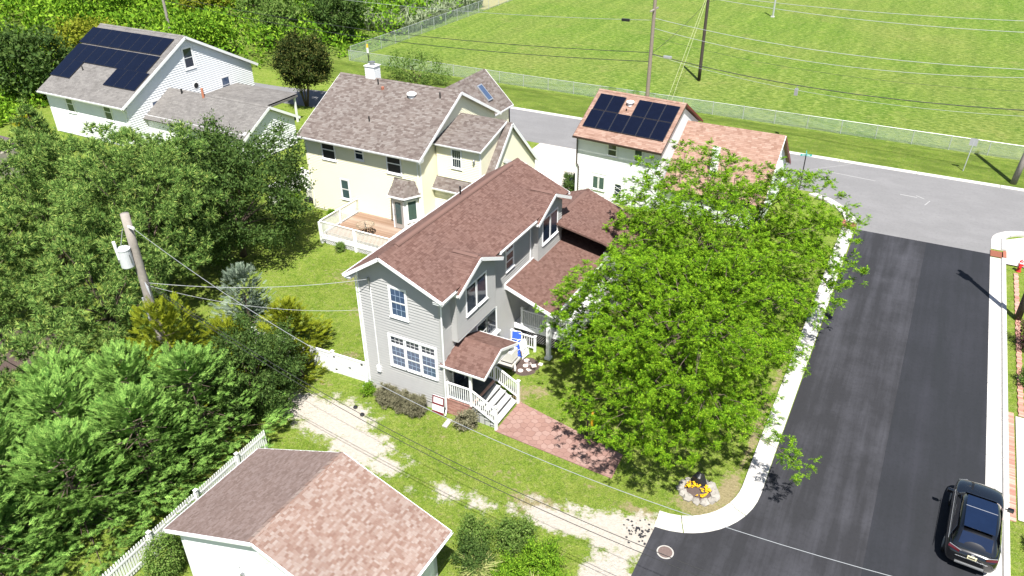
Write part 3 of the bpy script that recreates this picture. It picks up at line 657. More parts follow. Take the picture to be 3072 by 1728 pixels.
# entry porch
MB().box((.0, .08, .0), (1.42, 2.4, .93)).build('porch_base', M['brickdark'] if 'brickdark' in M else M['concold'], H)
M['brick2'] = pieces('brown_brick', [(0, (.30, .15, .12)), (.5, (.40, .21, .17)), (1, (.48, .28, .23))], single=True)
bq = MB().box((0, -.02, 0), (.205, .02, .062)).mesh('brick', M['brick2'], xf=Matrix.Identity(4)); bq2 = MB().box((0, -.02, 0), (.09, .02, .062)).mesh('brick', M['brick2'], xf=Matrix.Identity(4))
for r in range(12):
    for c in range(7):
        xx = .02 + c*.215 - (r % 2)*.107
        if xx < 0: link('brick', bq2, H, Matrix.Translation((.005, .062, .01+r*.073)))
        elif xx < 1.3: link('brick', bq, H, Matrix.Translation((xx, .062, .01+r*.073)))
for k in range(20): link('brick', bq2, H, Matrix.Translation((.0+k*.073, .04, .88)) @ Matrix.Rotation(0, 4, 'Z') @ Matrix.Diagonal((.72, 1, 1.4, 1)))
for a in range(4):
    for b in range(6): MB().box((.02+a*.36, .1+b*.385, .93), (.02+a*.36+.35, .1+b*.385+.375, .965)).build('tile', M['tile'], H)
MB().box((1.35, .06, .93), (1.47, 2.42, .985)).build('porch_nosing', M['brick1'], H)
zs = [.78, .585, .39, .195]
for k, z in enumerate(zs):
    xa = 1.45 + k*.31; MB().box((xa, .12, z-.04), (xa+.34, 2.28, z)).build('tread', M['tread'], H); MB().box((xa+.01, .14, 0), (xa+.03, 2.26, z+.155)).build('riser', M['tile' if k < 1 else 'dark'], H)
MB().prism([(1.45, .16, 0), (2.68, .16, 0), (2.68, .16, .16), (1.45, .16, .9)], (0, .05, 0)).build('stringer', M['tread'], H)
MB().prism([(1.45, 2.2, 0), (2.68, 2.2, 0), (2.68, 2.2, .16), (1.45, 2.2, .9)], (0, .05, 0)).build('stringer', M['tread'], H)
for y in (.07, 2.33):
    post(H, (1.42, y), .95, 3.0, .115, False); post(H, (2.76, y), 0, 1.38, .125); post(H, (.12, y), .95, 1.95, .09, False)
    rail(H, (.15, y, .96), (1.36, y, .96), .10, .95, 10); rail(H, (1.48, y, .93), (2.70, y, .30), .12, .95, 11)
roof(H, [([(-.02, 1.55, 3.66), (2.28, 1.55, 3.66), (2.28, -.08, 3.0), (-.16, -.08, 3.0), (-.16, .0, 3.03), (-.02, .0, 3.03)], X_), ([(-.02, 1.55, 3.66), (2.28, 1.55, 3.66), (2.28, 3.18, 3.0), (-.02, 3.18, 3.0)], X_)], 'shbrown', slab=.07, name='entry_roof')
cap(H, (0, 1.55, 3.66), (2.28, 1.55, 3.66), 'shbrown', .3, .02)
for s, y in ((-1, -.08), (1, 3.18)): rake((2.29, 1.55, 3.66), (2.29, y, 3.0), h=.14); gutter(H, (-.14 if s < 0 else 0, y, 2.98), (2.3, y, 2.98), (0, s, 0), s=.09)
MB().prism([(2.2, .1, 3.0), (2.2, 3.0, 3.0), (2.2, 1.55, 3.56)], (-.05, 0, 0)).build('entry_gable', M['trim'], H)
MB().poly([(0, -.05, 2.93), (2.2, -.05, 2.93), (2.2, 3.1, 2.93), (0, 3.1, 2.93)]).build('entry_ceiling', M['soffit'], H)
d_ = MB().box((0, .75, .97), (.05, 1.7, 2.95)).build('door', M['black'], H); MB().box((.05, .85, 1.1), (.062, 1.6, 2.8)).build('pane', M['glass'], d_); MB().lathe((.09, 1.6, 1.9), [(.02, 0), (.03, .02), (.0, .05)], 8).build('door_handle', M['alu'], d_)
MB().box((0, .66, .97), (.035, .745, 3.0)).box((0, 1.705, .97), (.035, 1.79, 3.0)).build('door_frame', M['trim'], H)
lm = MB().lathe((.14, .4, 2.3), [(.05, 0), (.09, .05), (.08, .25), (.03, .33)], 8).build('porch_lamp', M['black'], H)
# ================================================================ CREAM HOUSE (behind, left)
Yh = thing('cream_house', (-16.5, 20.8, 0), 'cream clapboard house with mottled grey-pink roof, white chimney and back deck', 'house')
xa, xb, ya, yb = -21.5, -11.64, 15.6, 25.8; rz, ry, sl = 8.94, 20.70, .555
ze = 5.83; ye = ry - (rz-ze)/sl
fw = [(0, 0), (xb-xa, 0), (xb-xa, 5.75), (0, 5.75)]
wall(Yh, (xa, ya+.01, 0), X_, fw, .2, 'yelside', -Y_)
hol = [(1.3, 2.7, 4.15, 5.8), (4.25, 5.25, 4.6, 5.8), (7.0, 8.5, 4.15, 5.8), (2.65, 3.6, 1.3, 3.05), (7.6, 9.4, .55, 4.0)]
siding(Yh, (xa, ya+.01, 0), X_, -Y_, fw, hol, .15, .125, M['yelside'], single=True)
P0 = (xa, ya, 0)
window(Yh, P0, X_, -Y_, 1.42, 2.55, 4.30, 5.68, 'hung', 'screen', .07); window(Yh, P0, X_, -Y_, 4.40, 5.08, 4.76, 5.68, 'hung', 'glass', .07)
window(Yh, P0, X_, -Y_, 7.12, 8.25, 4.30, 5.66, 'hung', 'screen', .07); window(Yh, P0, X_, -Y_, 2.78, 3.46, 1.44, 2.90, 'hung', 'glassteal', .08)
gab = [(0, 0), (yb-ya, 0), (yb-ya, 6.05), (ry-ya, rz-.14), (0, 6.05)]
wall(Yh, (xb-.01, ya, 0), Y_, gab, .2, 'yelside', X_); siding(Yh, (xb-.01, ya, 0), Y_, X_, gab, [], .15, .125, M['yelside'], single=False)
wall(Yh, (xa, ya, 0), Y_, gab, -.2, 'yelside', -X_); wall(Yh, (xa, yb, 0), X_, fw, -.2, 'yelside', -Y_)
MB().box((xb-.06, ya-.03, .2), (xb+.03, ya+.06, 5.8)).build('corner_board', M['trim'], Yh); MB().box((xa-.03, ya-.03, .2), (xa+.06, ya+.06, 5.8)).build('corner_board', M['trim'], Yh)
xo0, xo1 = -21.9, -11.32; yr = ry + (rz-ze)/sl
roof(Yh, [([(xo0, ye, ze), (xo1, ye, ze), (xo1, ry, rz), (xo0, ry, rz)], X_), ([(xo0, yr, ze), (xo1, yr, ze), (xo1, ry, rz), (xo0, ry, rz)], X_)], 'shgrey', singles=300, exp=.145, tab=.28)
cap(Yh, (xo0, ry, rz), (xo1, ry, rz), 'shgrey', .32, .03)
rake((xo1+.01, ye, ze), (xo1+.01, ry, rz), par=Yh, h=.2); rake((xo1+.01, ry, rz), (xo1+.01, yr, ze), par=Yh, h=.2); rake((xo0-.01, ye, ze), (xo0-.01, ry, rz), par=Yh)
gutter(Yh, (xo0, ye, ze-.02), (xo1, ye, ze-.02), -Y_); MB().box((xo0, ye, ze-.2), (xo1, ya, ze-.17)).build('soffit', M['soffit'], Yh)
for s in (0, 1): MB().box((xo1-.25, ye-.02, ze-.26), (xo1, ya-.0, ze-.05)).build('eave_return', M['trim'], Yh) if s else None
pipe(Yh, [(xb-.2, ya-.06, 5.7), (xb-.2, ya-.06, .3)], .04, 'trim', 'downspout', 6)
# chimney, vents, lids
ch = MB().box((-19.45, 20.55, 7.6), (-18.65, 21.25, 9.75)).build('chimney', M['whiteside'], Yh)
for k in range(14): MB().box((-19.47, 20.53, 7.75+k*.14), (-18.63, 21.27, 7.87+k*.14)).build('siding_board', M['whiteside'], ch)
MB().box((-19.52, 20.48, 9.75), (-18.58, 21.32, 9.8)).build('chimney_top', M['white'], ch); MB().lathe((-19.05, 20.9, 9.8), [(.16, 0), (.16, .12), (.24, .14), (.24, .24), (.05, .3)], 14).build('flue_cap', M['steel'], ch)
def onroof(x, y): return rz - sl*(ry-y)
for (x, y, h, m) in ((-18.1, 20.2, .4, 'black'), (-16.85, 17.2, .38, 'black'), (-12.6, 19.9, .42, 'black')): pipe(Yh, [(x, y, onroof(x, y)-.1), (x, y, onroof(x, y)+h)], .05, m)
MB().lathe((-17.5, 19.9, onroof(0, 19.9)), [(.12, -.1), (.12, .15), (.02, .2)], 10).build('vent_pipe', M['rust'], Yh)
MB().lathe((-14.85, 19.7, onroof(0, 19.7)-.1), [(.25, 0), (.25, .22), (.36, .24), (.34, .32), (.2, .40), (.02, .43)], 20).build('roof_fan', M['white'], Yh, smooth=False)
# door bay with little hipped roof
bp = [(-14.0, 15.6), (-13.55, 14.7), (-12.55, 14.7), (-12.0, 15.6)]
MB().prism([(x, y, .6) for x, y in bp], (0, 0, 2.45)).build('bay', M['whiteside'], Yh)
dP = Vector((-13.55, 14.7, 0)); dr = MB().box((-13.45, 14.66, .66), (-12.68, 14.70, 2.75)).build('door', M['alu'], Yh); MB().box((-13.3, 14.64, 1.0), (-12.85, 14.66, 2.62)).build('pane', M['glassteal'], dr); MB().box((-13.4, 14.61, 1.6), (-13.36, 14.66, 1.72)).build('door_handle', M['steel'], dr)
g = MB(); g.box((-13.56, 14.66, .62), (-13.46, 14.70, 2.86)); g.box((-12.67, 14.66, .62), (-12.57, 14.70, 2.86)); g.box((-13.56, 14.66, 2.76), (-12.57, 14.702, 2.87)); g.build('door_frame', M['trim'], Yh)
uu = Vector((.55, .9, 0)).normalized(); window(Yh, (-12.55, 14.7, 0), uu, (uu.y, -uu.x, 0), .2, .88, 1.25, 2.7, 'fixed', 'glassteal', .09)
uu = Vector((.45, -.9, 0)).normalized(); window(Yh, (-14.0, 15.6, 0), uu, (uu.y, -uu.x, 0), .2, .8, 1.25, 2.7, 'fixed', 'glassteal', .09)
ro = [(-14.3, 15.6, 3.12), (-13.72, 14.45, 3.12), (-12.4, 14.45, 3.12), (-11.72, 15.6, 3.12)]; tp = [(-13.9, 15.6, 4.0), (-13.45, 15.35, 4.02), (-12.6, 15.35, 4.02), (-12.2, 15.6, 4.0)]
roof(Yh, [([ro[1], ro[2], tp[2], tp[1]], X_), ([ro[2], ro[3], tp[3], tp[2]], Vector(ro[3])-Vector(ro[2])), ([ro[0], ro[1], tp[1], tp[0]], Vector(ro[1])-Vector(ro[0]))], 'shgrey', slab=.06, name='bay_roof')
g = MB(); 
for a, b in zip(ro, ro[1:]): g.bar(Vector(a)-Vector((0,0,.07)), Vector(b)-Vector((0,0,.07)), .05, .13)
g.build('fascia', M['trim'], Yh)
# right wing with shed dormer
wx0, wx1, wy0, wy1, wr, wz = -11.64, -7.62, 17.1, 24.7, 20.88, 7.25
wall(Yh, (wx0, wy0, 0), X_, [(0, 0), (wx1-wx0, 0), (wx1-wx0, 3.3), (0, 3.3)], .2, 'yelside', -Y_); siding(Yh, (wx0, wy0, 0), X_, -Y_, [(0, 0), (wx1-wx0, 0), (wx1-wx0, 3.2), (0, 3.2)], [], .15, .125, M['yelside'], single=False)
wg = [(0, 0), (wy1-wy0, 0), (wy1-wy0, 3.35), (wr-wy0, wz-.15), (0, 3.35)]
wall(Yh, (wx1, wy0, 0), Y_, wg, .2, 'yelside', X_); siding(Yh, (wx1, wy0, 0), Y_, X_, wg, [], .15, .125, M['yelside'], single=False)
roof(Yh, [([(wx0, 16.83, 3.2), (-7.42, 16.83, 3.2), (-7.42, wr, wz), (wx0, wr, wz)], X_), ([(wx0, 24.93, 3.2), (-7.42, 24.93, 3.2), (-7.42, wr, wz), (wx0, wr, wz)], X_)], 'shgrey', exp=.145, tab=.28, name='wing_roof')
rake((-7.41, 16.83, 3.2), (-7.41, wr, wz), par=Yh, h=.22); rake((-7.41, wr, wz), (-7.41, 24.93, 3.2), par=Yh, h=.22); gutter(Yh, (wx0, 16.83, 3.18), (-7.42, 16.83, 3.18), -Y_)
g = MB().prism([(-11.5, 17.45, 3.2), (-11.5, 17.45, 6.22), (-11.5, wr, 7.2)], (3.5, 0, 0)); g.build('dormer', M['yelside'], Yh)
siding(Yh, (-11.5, 17.45, 0), X_, -Y_, [(0, 3.9), (3.5, 3.9), (3.5, 6.2), (0, 6.2)], [(1.15, 2.05, 4.65, 6.1)], 3.9, .125, M['yelside'], single=False)
window(Yh, (-11.5, 17.44, 0), X_, -Y_, 1.25, 1.95, 4.75, 6.02, 'hung', 'glass', .07, (4, 1))
roof(Yh, [([(-11.62, 17.18, 6.32), (-7.85, 17.18, 6.32), (-7.85, wr+.05, 7.32), (-11.62, wr+.05, 7.32)], X_)], 'shgrey', exp=.145, tab=.28, name='dormer_roof')
gutter(Yh, (-11.62, 17.18, 6.3), (-7.85, 17.18, 6.3), -Y_, s=.09); rake((-7.84, 17.18, 6.32), (-7.84, wr, 7.32), par=Yh, h=.13)
MB().box((-8.12, 17.40, 3.9), (-7.98, 17.46, 6.2)).build('corner_board', M['trim'], Yh)
lp = MB().lathe((-8.5, 17.36, 5.3), [(.05, 0), (.1, .06), (.09, .22), (.03, .3)], 8).build('wall_lamp', M['steel'], Yh)
MB().lathe((-7.36, 20.0, 4.75), [(.30, -.02), (.33, 0), (.30, .02), (.27, 0)], 18).build('cable_coil', M['wire'], Yh).rotation_euler = (0, 0, 0)
# rear wing with skylight (ridge along y)
roof(Yh, [([(-12.0, 24.6, 5.45), (-12.0, 29.45, 5.45), (-14.55, 29.45, 8.0), (-14.55, 22.4, 8.0), (-14.2, 22.4, 7.65)], Y_), ([(-17.1, 26, 5.45), (-17.1, 29.45, 5.45), (-14.55, 29.45, 8.0), (-14.55, 22.4, 8.0)], Y_)], 'shgrey', exp=.145, tab=.28, name='rear_roof')
wall(Yh, (-12.2, 25.8, 0), Y_, [(0, 0), (3.5, 0), (3.5, 5.4), (0, 5.4)], .2, 'yelside', X_); wall(Yh, (-17, 29.3, 0), X_, [(0, 0), (4.8, 0), (4.8, 5.4), (2.4, 7.8), (0, 5.4)], -.2, 'yelside', -Y_)
gutter(Yh, (-12.0, 24.7, 5.43), (-12.0, 29.45, 5.43), X_); rake((-12.0, 29.46, 5.45), (-14.55, 29.46, 8.0), par=Yh)
XF[0] = Matrix.Translation((-13.3, 27.2, 6.8)) @ Matrix.Rotation(R_(45), 4, 'Y')
sk = MB().box((-.75, -.36, 0), (.75, .36, .10)).build('skylight', M['alu'], Yh); MB().box((-.65, -.27, .10), (.65, .27, .115)).build('pane', M['glassblue'], sk); XF[0] = Matrix.Identity(4)
# AC unit left of the house, crawl vent
# back deck
DK = thing('deck', (-14.4, 13.4, 0), 'wooden deck with white railing behind the cream house', 'deck')
M['plank'] = pieces('deck_plank', [(0, (.24, .15, .10)), (.5, (.31, .215, .155)), (1, (.37, .285, .22))], single=True, grain=20, var=.35)
for k in range(30): y = 11.48 + k*.138; MB().box((-17.3, y, .56), (-11.45, y+.13, .60)).build('plank', M['plank'], DK)
MB().box((-17.35, 11.36, .36), (-11.4, 11.42, .60)).box((-17.40, 11.36, .36), (-17.36, 15.55, .60)).build('rim_joist', M['pvc'], DK)
for x in (-17.36, -14.4, -11.45): post(DK, (x, 11.38), 0, 1.62, .17, False)
post(DK, (-17.36, 13.5), 0, 1.6, .14, False)
rail(DK, (-17.3, 11.38, .6), (-14.45, 11.38, .6), .08, 1.08, 26); rail(DK, (-14.35, 11.38, .6), (-11.5, 11.38, .6), .08, 1.08, 26); rail(DK, (-17.36, 11.45, .6), (-17.36, 13.45, .6), .08, 1.08, 18); rail(DK, (-17.36, 13.55, .6), (-17.36, 15.5, .6), .08, 1.08, 18)
rail(DK, (-11.45, 11.45, .6), (-11.45, 14.0, .6), .08, 1.08, 22)
lt = MB()
for k in range(40):
    a = -17.25 + k*.145
    if a < -14.5 or 1:
        lt.bar((a, 11.40, .02), (a+.34, 11.40, .36), .01, .02, (0,-1,0)); lt.bar((a+.34, 11.385, .02), (a, 11.385, .36), .01, .02, (0,-1,0))
lt.build('lattice', M['pvc'], DK); MB().box((-17.2, 11.6, 0), (-11.5, 15.5, .3)).build('underdeck_shade', M['dark'], DK)  # near-black block fills the space under the planks as painted shade
# glass patio table
tx, ty = -14.7, 12.95
tb = thing('patio_table', (tx, ty, .6), 'round glass patio table with a thin bronze frame on the deck', 'table')
M['bronze'] = plain('bronze_frame', (.22, .16, .10), .5, .2, 8); M['tglass'] = plain('table_glass', (.5, .42, .32), .05, .05)
tg = NT('clear_table_glass'); tg.col((.9, .88, .8)); sset(tg.p, 'Roughness', .05); sset(tg.p, 'Transmission Weight', .95); sset(tg.p, 'IOR', 1.1); M['tglass'] = tg.m
MB().lathe((tx, ty, 1.33), [(.62, 0), (.62, .01)], 32).build('glass_top', M['tglass'], tb)
g = MB(); g.tube([(tx+.63*math.cos(a*math.pi/16), ty+.63*math.sin(a*math.pi/16), 1.335) for a in range(33)], .02, 6); g.build('rim', M['bronze'], tb)
g = MB(); g.tube([(tx+.40*math.cos(a*math.pi/16), ty+.40*math.sin(a*math.pi/16), .72) for a in range(33)], .015, 6); g.build('base_ring', M['bronze'], tb)
for k in range(4):
    a = R_(45+90*k); MB().tube([(tx+.6*math.cos(a), ty+.6*math.sin(a), 1.32), (tx+.3*math.cos(a), ty+.3*math.sin(a), 1.0), (tx+.5*math.cos(a), ty+.5*math.sin(a), .61)], .015, 6).build('leg', M['bronze'], tb)
    MB().tube([(tx, ty, 1.32), (tx+.6*math.cos(a), ty+.6*math.sin(a), 1.32)], .01, 5).build('spoke', M['bronze'], tb)
MB().tube([(tx, ty, .62), (tx, ty, 1.4)], .025, 8).build('pole', M['black'], tb)

# ================================================================ WHITE HOUSE WITH SOLAR ROOF (behind the tree)
W2 = thing('white_house', (-1.9, 30, 0), 'white two-storey house with black solar panels and tan shingle roof', 'house')
XF[0] = Matrix.Translation((-5.05, 26.95, 0)) @ Matrix.Rotation(R_(-4.1), 4, 'Z')
LW, DP = 6.6, 7.2
fw = [(0, 0), (LW, 0), (LW, 4.95), (0, 4.95)]; ho = [(2.3, 3.3, 3.55, 4.8), (4.45, 5.3, 3.55, 4.72), (1.2, 2.35, .7, 2.0), (3.05, 3.9, .3, 1.7)]
wall(W2, (0, .01, 0), X_, fw, .2, 'whiteside', -Y_); siding(W2, (0, .01, 0), X_, -Y_, fw, ho, .1, .2, M['whiteside'], single=True, thick=.026)
window(W2, (0, 0, 0), X_, -Y_, 2.45, 3.15, 3.72, 4.68, 'hung', 'glass', .08); window(W2, (0, 0, 0), X_, -Y_, 4.58, 5.18, 3.70, 4.58, 'hung', 'glassteal', .08)
window(W2, (0, 0, 0), X_, -Y_, 1.32, 1.78, .85, 1.85, 'fixed', 'glassteal', .06); window(W2, (0, 0, 0), X_, -Y_, 1.84, 2.30, .85, 1.85, 'fixed', 'glassteal', .06)
dw = window(W2, (0, 0, 0), X_, -Y_, 3.15, 3.75, .4, 1.6, 'fixed', 'glass', .08)
g = MB()
for k in range(4): g.bar((3.17, -.03, .45+k*.36), (3.73, -.03, .45+k*.36+.36-.1), .01, .03, (0,-1,0)); g.bar((3.73, -.034, .45+k*.36), (3.17, -.034, .45+k*.36+.26), .01, .03, (0,-1,0))
g.build('diamond_grid', M['trim'], dw)
gz = 7.15; gb = [(0, 0), (DP, 0), (DP, 4.95), (DP/2, gz-.1), (0, 4.95)]
wall(W2, (LW, 0, 0), Y_, gb, .2, 'whiteside', X_); wall(W2, (0, 0, 0), Y_, gb, -.2, 'whiteside', -X_); wall(W2, (0, DP, 0), X_, fw, -.2, 'whiteside', -Y_)
ez, ey = 4.88, -.5; 
roof(W2, [([(-.25, ey, ez), (LW+.2, ey, ez), (LW+.2, DP/2, ez+(DP/2-ey)*.6), (-.25, DP/2, ez+(DP/2-ey)*.6)], X_), ([(-.25, DP-ey, ez), (LW+.2, DP-ey, ez), (LW+.2, DP/2, ez+(DP/2-ey)*.6), (-.25, DP/2, ez+(DP/2-ey)*.6)], X_)], 'shtan', exp=.15, tab=.32)
rzz = ez+(DP/2-ey)*.6
cap(W2, (-.25, DP/2, rzz), (LW+.2, DP/2, rzz), 'shtan', .3, .03); gutter(W2, (-.27, ey, ez-.02), (LW+.22, ey, ez-.02), -Y_, 'copper')
rake((LW+.21, ey, ez), (LW+.21, DP/2, rzz), 'copper', .1, par=W2); rake((LW+.21, DP/2, rzz), (LW+.21, DP-ey, ez), 'maroon', .14, par=W2); rake((-.26, ey, ez), (-.26, DP/2, rzz), 'copper', .1, par=W2)
pipe(W2, [(-.1, -.32, 4.85), (-.08, -.08, 4.6), (-.08, -.08, 2.6), (.1, -.08, 2.35), (.1, -.08, .1)], .045, 'copper', 'downspout', 6)
def solar(par, x, v0, w, h, org, s):                          # panel on slope s (rise per run), v measured along y
    X = XF[0]; a = math.atan(s); XF[0] = X @ Matrix.Translation(org) @ Matrix.Rotation(a, 4, 'X')
    o = MB().box((x+.012, v0+.012, .06), (x+w-.012, v0+h-.012, .10)).build('solar_panel', M['solarrim'], par); MB().box((x+.04, v0+.04, .10), (x+w-.04, v0+h-.04, .106)).build('solar_glass', M['solar'], o); XF[0] = X
org = (0, ey, ez); q = 1/math.cos(math.atan(.6))
for k in range(6): solar(W2, .08+k*1.075, .98, 1.075, 1.72, org, .6)
for k in range(2): solar(W2, .12+k*1.075, 2.72, 1.075, 1.6, org, .6)
for k in range(3): solar(W2, 3.3+k*1.075, 2.72, 1.075, 1.6, org, .6)
MB().lathe((2.75, 2.75, ez+(2.75-ey)*.6-.1), [(.2, 0), (.2, .25), (.30, .28), (.28, .35), (.05, .43)], 18).build('roof_fan', M['white'], W2); pipe(W2, [(2.72, 2.2, ez+2.48*.6-.1), (2.72, 2.2, ez+2.48*.6+.3)], .05, 'black')
XF[0] = Matrix.Identity(4)
# its lower wing toward the street corner
gx0, gx1, gr, gzr, gs = 1.7, 8.75, 31.3, 5.68, .78
roof(W2, [([(gx0, 26.6, gzr-gs*(gr-26.6)), (9.05, 26.6, gzr-gs*(gr-26.6)), (9.05, gr, gzr), (gx0, gr, gzr)], X_), ([(gx0, 36.0, gzr-gs*(36-gr)), (9.05, 36.0, gzr-gs*(36-gr)), (9.05, gr, gzr), (gx0, gr, gzr)], X_)], 'shtan', exp=.15, tab=.32, name='wing_roof')
wall(W2, (gx1, 27, 0), Y_, [(0, 0), (8.7, 0), (8.7, 2.1), (gr-27, gzr-.16), (0, 2.1)], .2, 'whiteside', X_); wall(W2, (gx0, 27, 0), X_, [(0, 0), (gx1-gx0, 0), (gx1-gx0, 2.2), (0, 2.2)], .2, 'whiteside', -Y_)
siding(W2, (gx1, 27, 0), Y_, X_, [(0, 0), (8.7, 0), (8.7, 2.1), (gr-27, gzr-.16), (0, 2.1)], [], .1, .2, M['whiteside'], single=False)
rake((9.06, 26.6, gzr-gs*(gr-26.6)), (9.06, gr, gzr), 'trim', .16, par=W2); rake((9.06, gr, gzr), (9.06, 36.0, gzr-gs*(36-gr)), 'maroon', .22, .05, par=W2)
g = MB().box((4.75, 27.9, 2.6), (5.25, 28.4, 5.15)); g.build('chimney', M['white'], W2, bevel=.06)
pipe(W2, [(9.0, 35.7, 2.0), (8.8, 35.6, 1.8), (8.8, 35.6, .1)], .05, 'trim', 'downspout', 6)

# ================================================================ FAR LEFT WHITE HOUSE
FL = thing('white_house', (-49.5, 25.5, 0), 'far white clapboard house with rows of solar panels on a grey roof', 'house')
fx0, fx1, fy0, fy1, fr, fz, fs = -54.8, -44.04, 17.8, 32.9, 25.4, 8.40, .54
fe = 17.25; fez = fz - fs*(fr-fe)
fw = [(0, 0), (fx1-fx0, 0), (fx1-fx0, 4.1), (0, 4.1)]
wall(FL, (fx0, fy0, 0), X_, fw, .2, 'whiteside', -Y_); siding(FL, (fx0, fy0, 0), X_, -Y_, fw, [(2.3, 3.8, 2.0, 4.0), (7.6, 8.9, 2.0, 4.0)], .1, .2, M['whiteside'], single=True)
window(FL, (fx0, fy0, 0), X_, -Y_, 2.55, 3.45, 2.35, 3.8, 'hung', 'glassteal', .1); window(FL, (fx0, fy0, 0), X_, -Y_, 7.75, 8.65, 2.35, 3.8, 'hung', 'glassteal', .1)
gb = [(0, 0), (fy1-fy0, 0), (fy1-fy0, 4.1), (fr-fy0, fz-.15), (0, 4.1)]
wall(FL, (fx1, fy0, 0), Y_, gb, .2, 'whiteside', X_); siding(FL, (fx1, fy0, 0), Y_, X_, gb, [(7.0, 8.4, 5.3, 7.45), (2.5, 3.95, 1.95, 3.75), (10.85, 12.1, 1.95, 3.75)], .1, .2, M['whiteside'], single=True)
for (a, b, c, d) in ((7.18, 8.18, 5.5, 7.25), (2.72, 3.75, 2.15, 3.55), (11.0, 11.95, 2.1, 3.6)): window(FL, (fx1, fy0, 0), Y_, X_, a, b, c, d, 'hung', 'glassblue' if c < 5 else 'glass', .14)
XF[0] = Matrix.Translation((fx1, fy0+7.85, 3.75)) @ Matrix.Rotation(R_(90), 4, 'Y'); MB().lathe((0, 0, 0), [(.34, 0), (.34, .06), (.27, .07)], 18).build('round_vent', M['white'], FL); MB().lathe((0, 0, .072), [(.26, 0), (.26, .004)], 18).build('round_vent_louvre', M['dark'], FL); XF[0] = Matrix.Identity(4)
wall(FL, (fx0, fy0, 0), Y_, gb, -.2, 'whiteside', -X_); wall(FL, (fx0, fy1, 0), X_, fw, -.2, 'whiteside', -Y_)
roof(FL, [([(-55.3, fe, fez), (-43.72, fe, fez), (-43.72, fr, fz), (-55.3, fr, fz)], X_), ([(-55.3, 2*fr-fe, fez), (-43.72, 2*fr-fe, fez), (-43.72, fr, fz), (-55.3, fr, fz)], X_)], 'shpale', exp=.16, tab=.4)
cap(FL, (-55.3, fr, fz), (-43.72, fr, fz), 'shpale', .35, .03); gutter(FL, (-55.3, fe, fez-.02), (-43.72, fe, fez-.02), -Y_, s=.14)
rake((-43.71, fe, fez), (-43.71, fr, fz), par=FL, h=.24); rake((-43.71, fr, fz), (-43.71, 2*fr-fe, fez), par=FL, h=.24); MB().box((-55.3, fe, fez-.22), (-43.75, fy0, fez-.19)).build('soffit', M['soffit'], FL); pipe(FL, [(-44.2, fe-.05, 3.9), (-44.2, fy0-.06, 3.4), (-44.2, fy0-.06, .2)], .05, 'trim', 'downspout', 6)
org = (0, fe, fez); kk = math.cos(math.atan(fs))
for r, (v0, c) in enumerate(((1.72, [(-55.55, 2), (-48.15, 3)]), (3.55, [(-55.6, 8)]), (5.55, [(-55.75, 8)]))):
    for (xs, n) in c:
        for k in range(n): solar(FL, xs+.1+k*1.395, v0/kk*1.02, 1.395, 1.92/kk, org, fs)
pipe(FL, [(-52.0, 20.1, fez+1.3), (-52.0, 20.1, fez+1.95)], .05, 'black')
# its front wing and carport
lx0, lx1, ly0, ly1, lr, lz, ls = -44.0, -32.15, 19.6, 25.6, 22.65, 4.35, .55
wall(FL, (lx1, ly0, 0), Y_, [(0, 0), (6, 0), (6, 2.7), (3.05, 4.2), (0, 2.7)], .2, 'whiteside', X_); siding(FL, (lx1, ly0, 0), Y_, X_, [(0, 0), (6, 0), (6, 2.7), (3.05, 4.2), (0, 2.7)], [], .1, .2, M['whiteside'], single=True); wall(FL, (lx0, ly0, 0), X_, [(0, 0), (11.8, 0), (11.8, 2.7), (0, 2.7)], .2, 'whiteside', -Y_)
e0, e1 = 19.2, 26.1; roof(FL, [([(lx0, e0, lz-ls*(lr-e0)), (-31.85, e0, lz-ls*(lr-e0)), (-31.85, lr, lz), (lx0, lr, lz)], X_), ([(lx0, e1, lz-ls*(e1-lr)), (-31.85, e1, lz-ls*(e1-lr)), (-31.85, lr, lz), (lx0, lr, lz)], X_)], 'shpale', exp=.16, tab=.4, name='wing_roof')
cap(FL, (lx0+1, lr, lz), (-31.85, lr, lz), 'shpale', .35, .03)
rake((-31.84, e0, lz-ls*(lr-e0)), (-31.84, lr, lz), par=FL, h=.22); rake((-31.84, lr, lz), (-31.84, e1, lz-ls*(e1-lr)), par=FL, h=.22)
pipe(FL, [(-39.3, 22.3, 4.0), (-39.3, 22.3, 5.0)], .11, 'terracotta'); pipe(FL, [(-42.0, 22.3, 4.0), (-42.0, 22.3, 4.6)], .08, 'black')
roof(FL, [([(-43.9, 26.2, 2.75), (-36, 26.2, 2.6), (-36, 30.5, 2.6), (-43.9, 30.5, 2.75)], X_)], 'shpale', exp=.3, tab=.5, slab=.18, name='carport_roof')
for p in ((-36.2, 26.6), (-36.2, 30.2), (-39.5, 30.2)): post(FL, p, 0, 2.5, .16, False, 'white', 'carport_post')

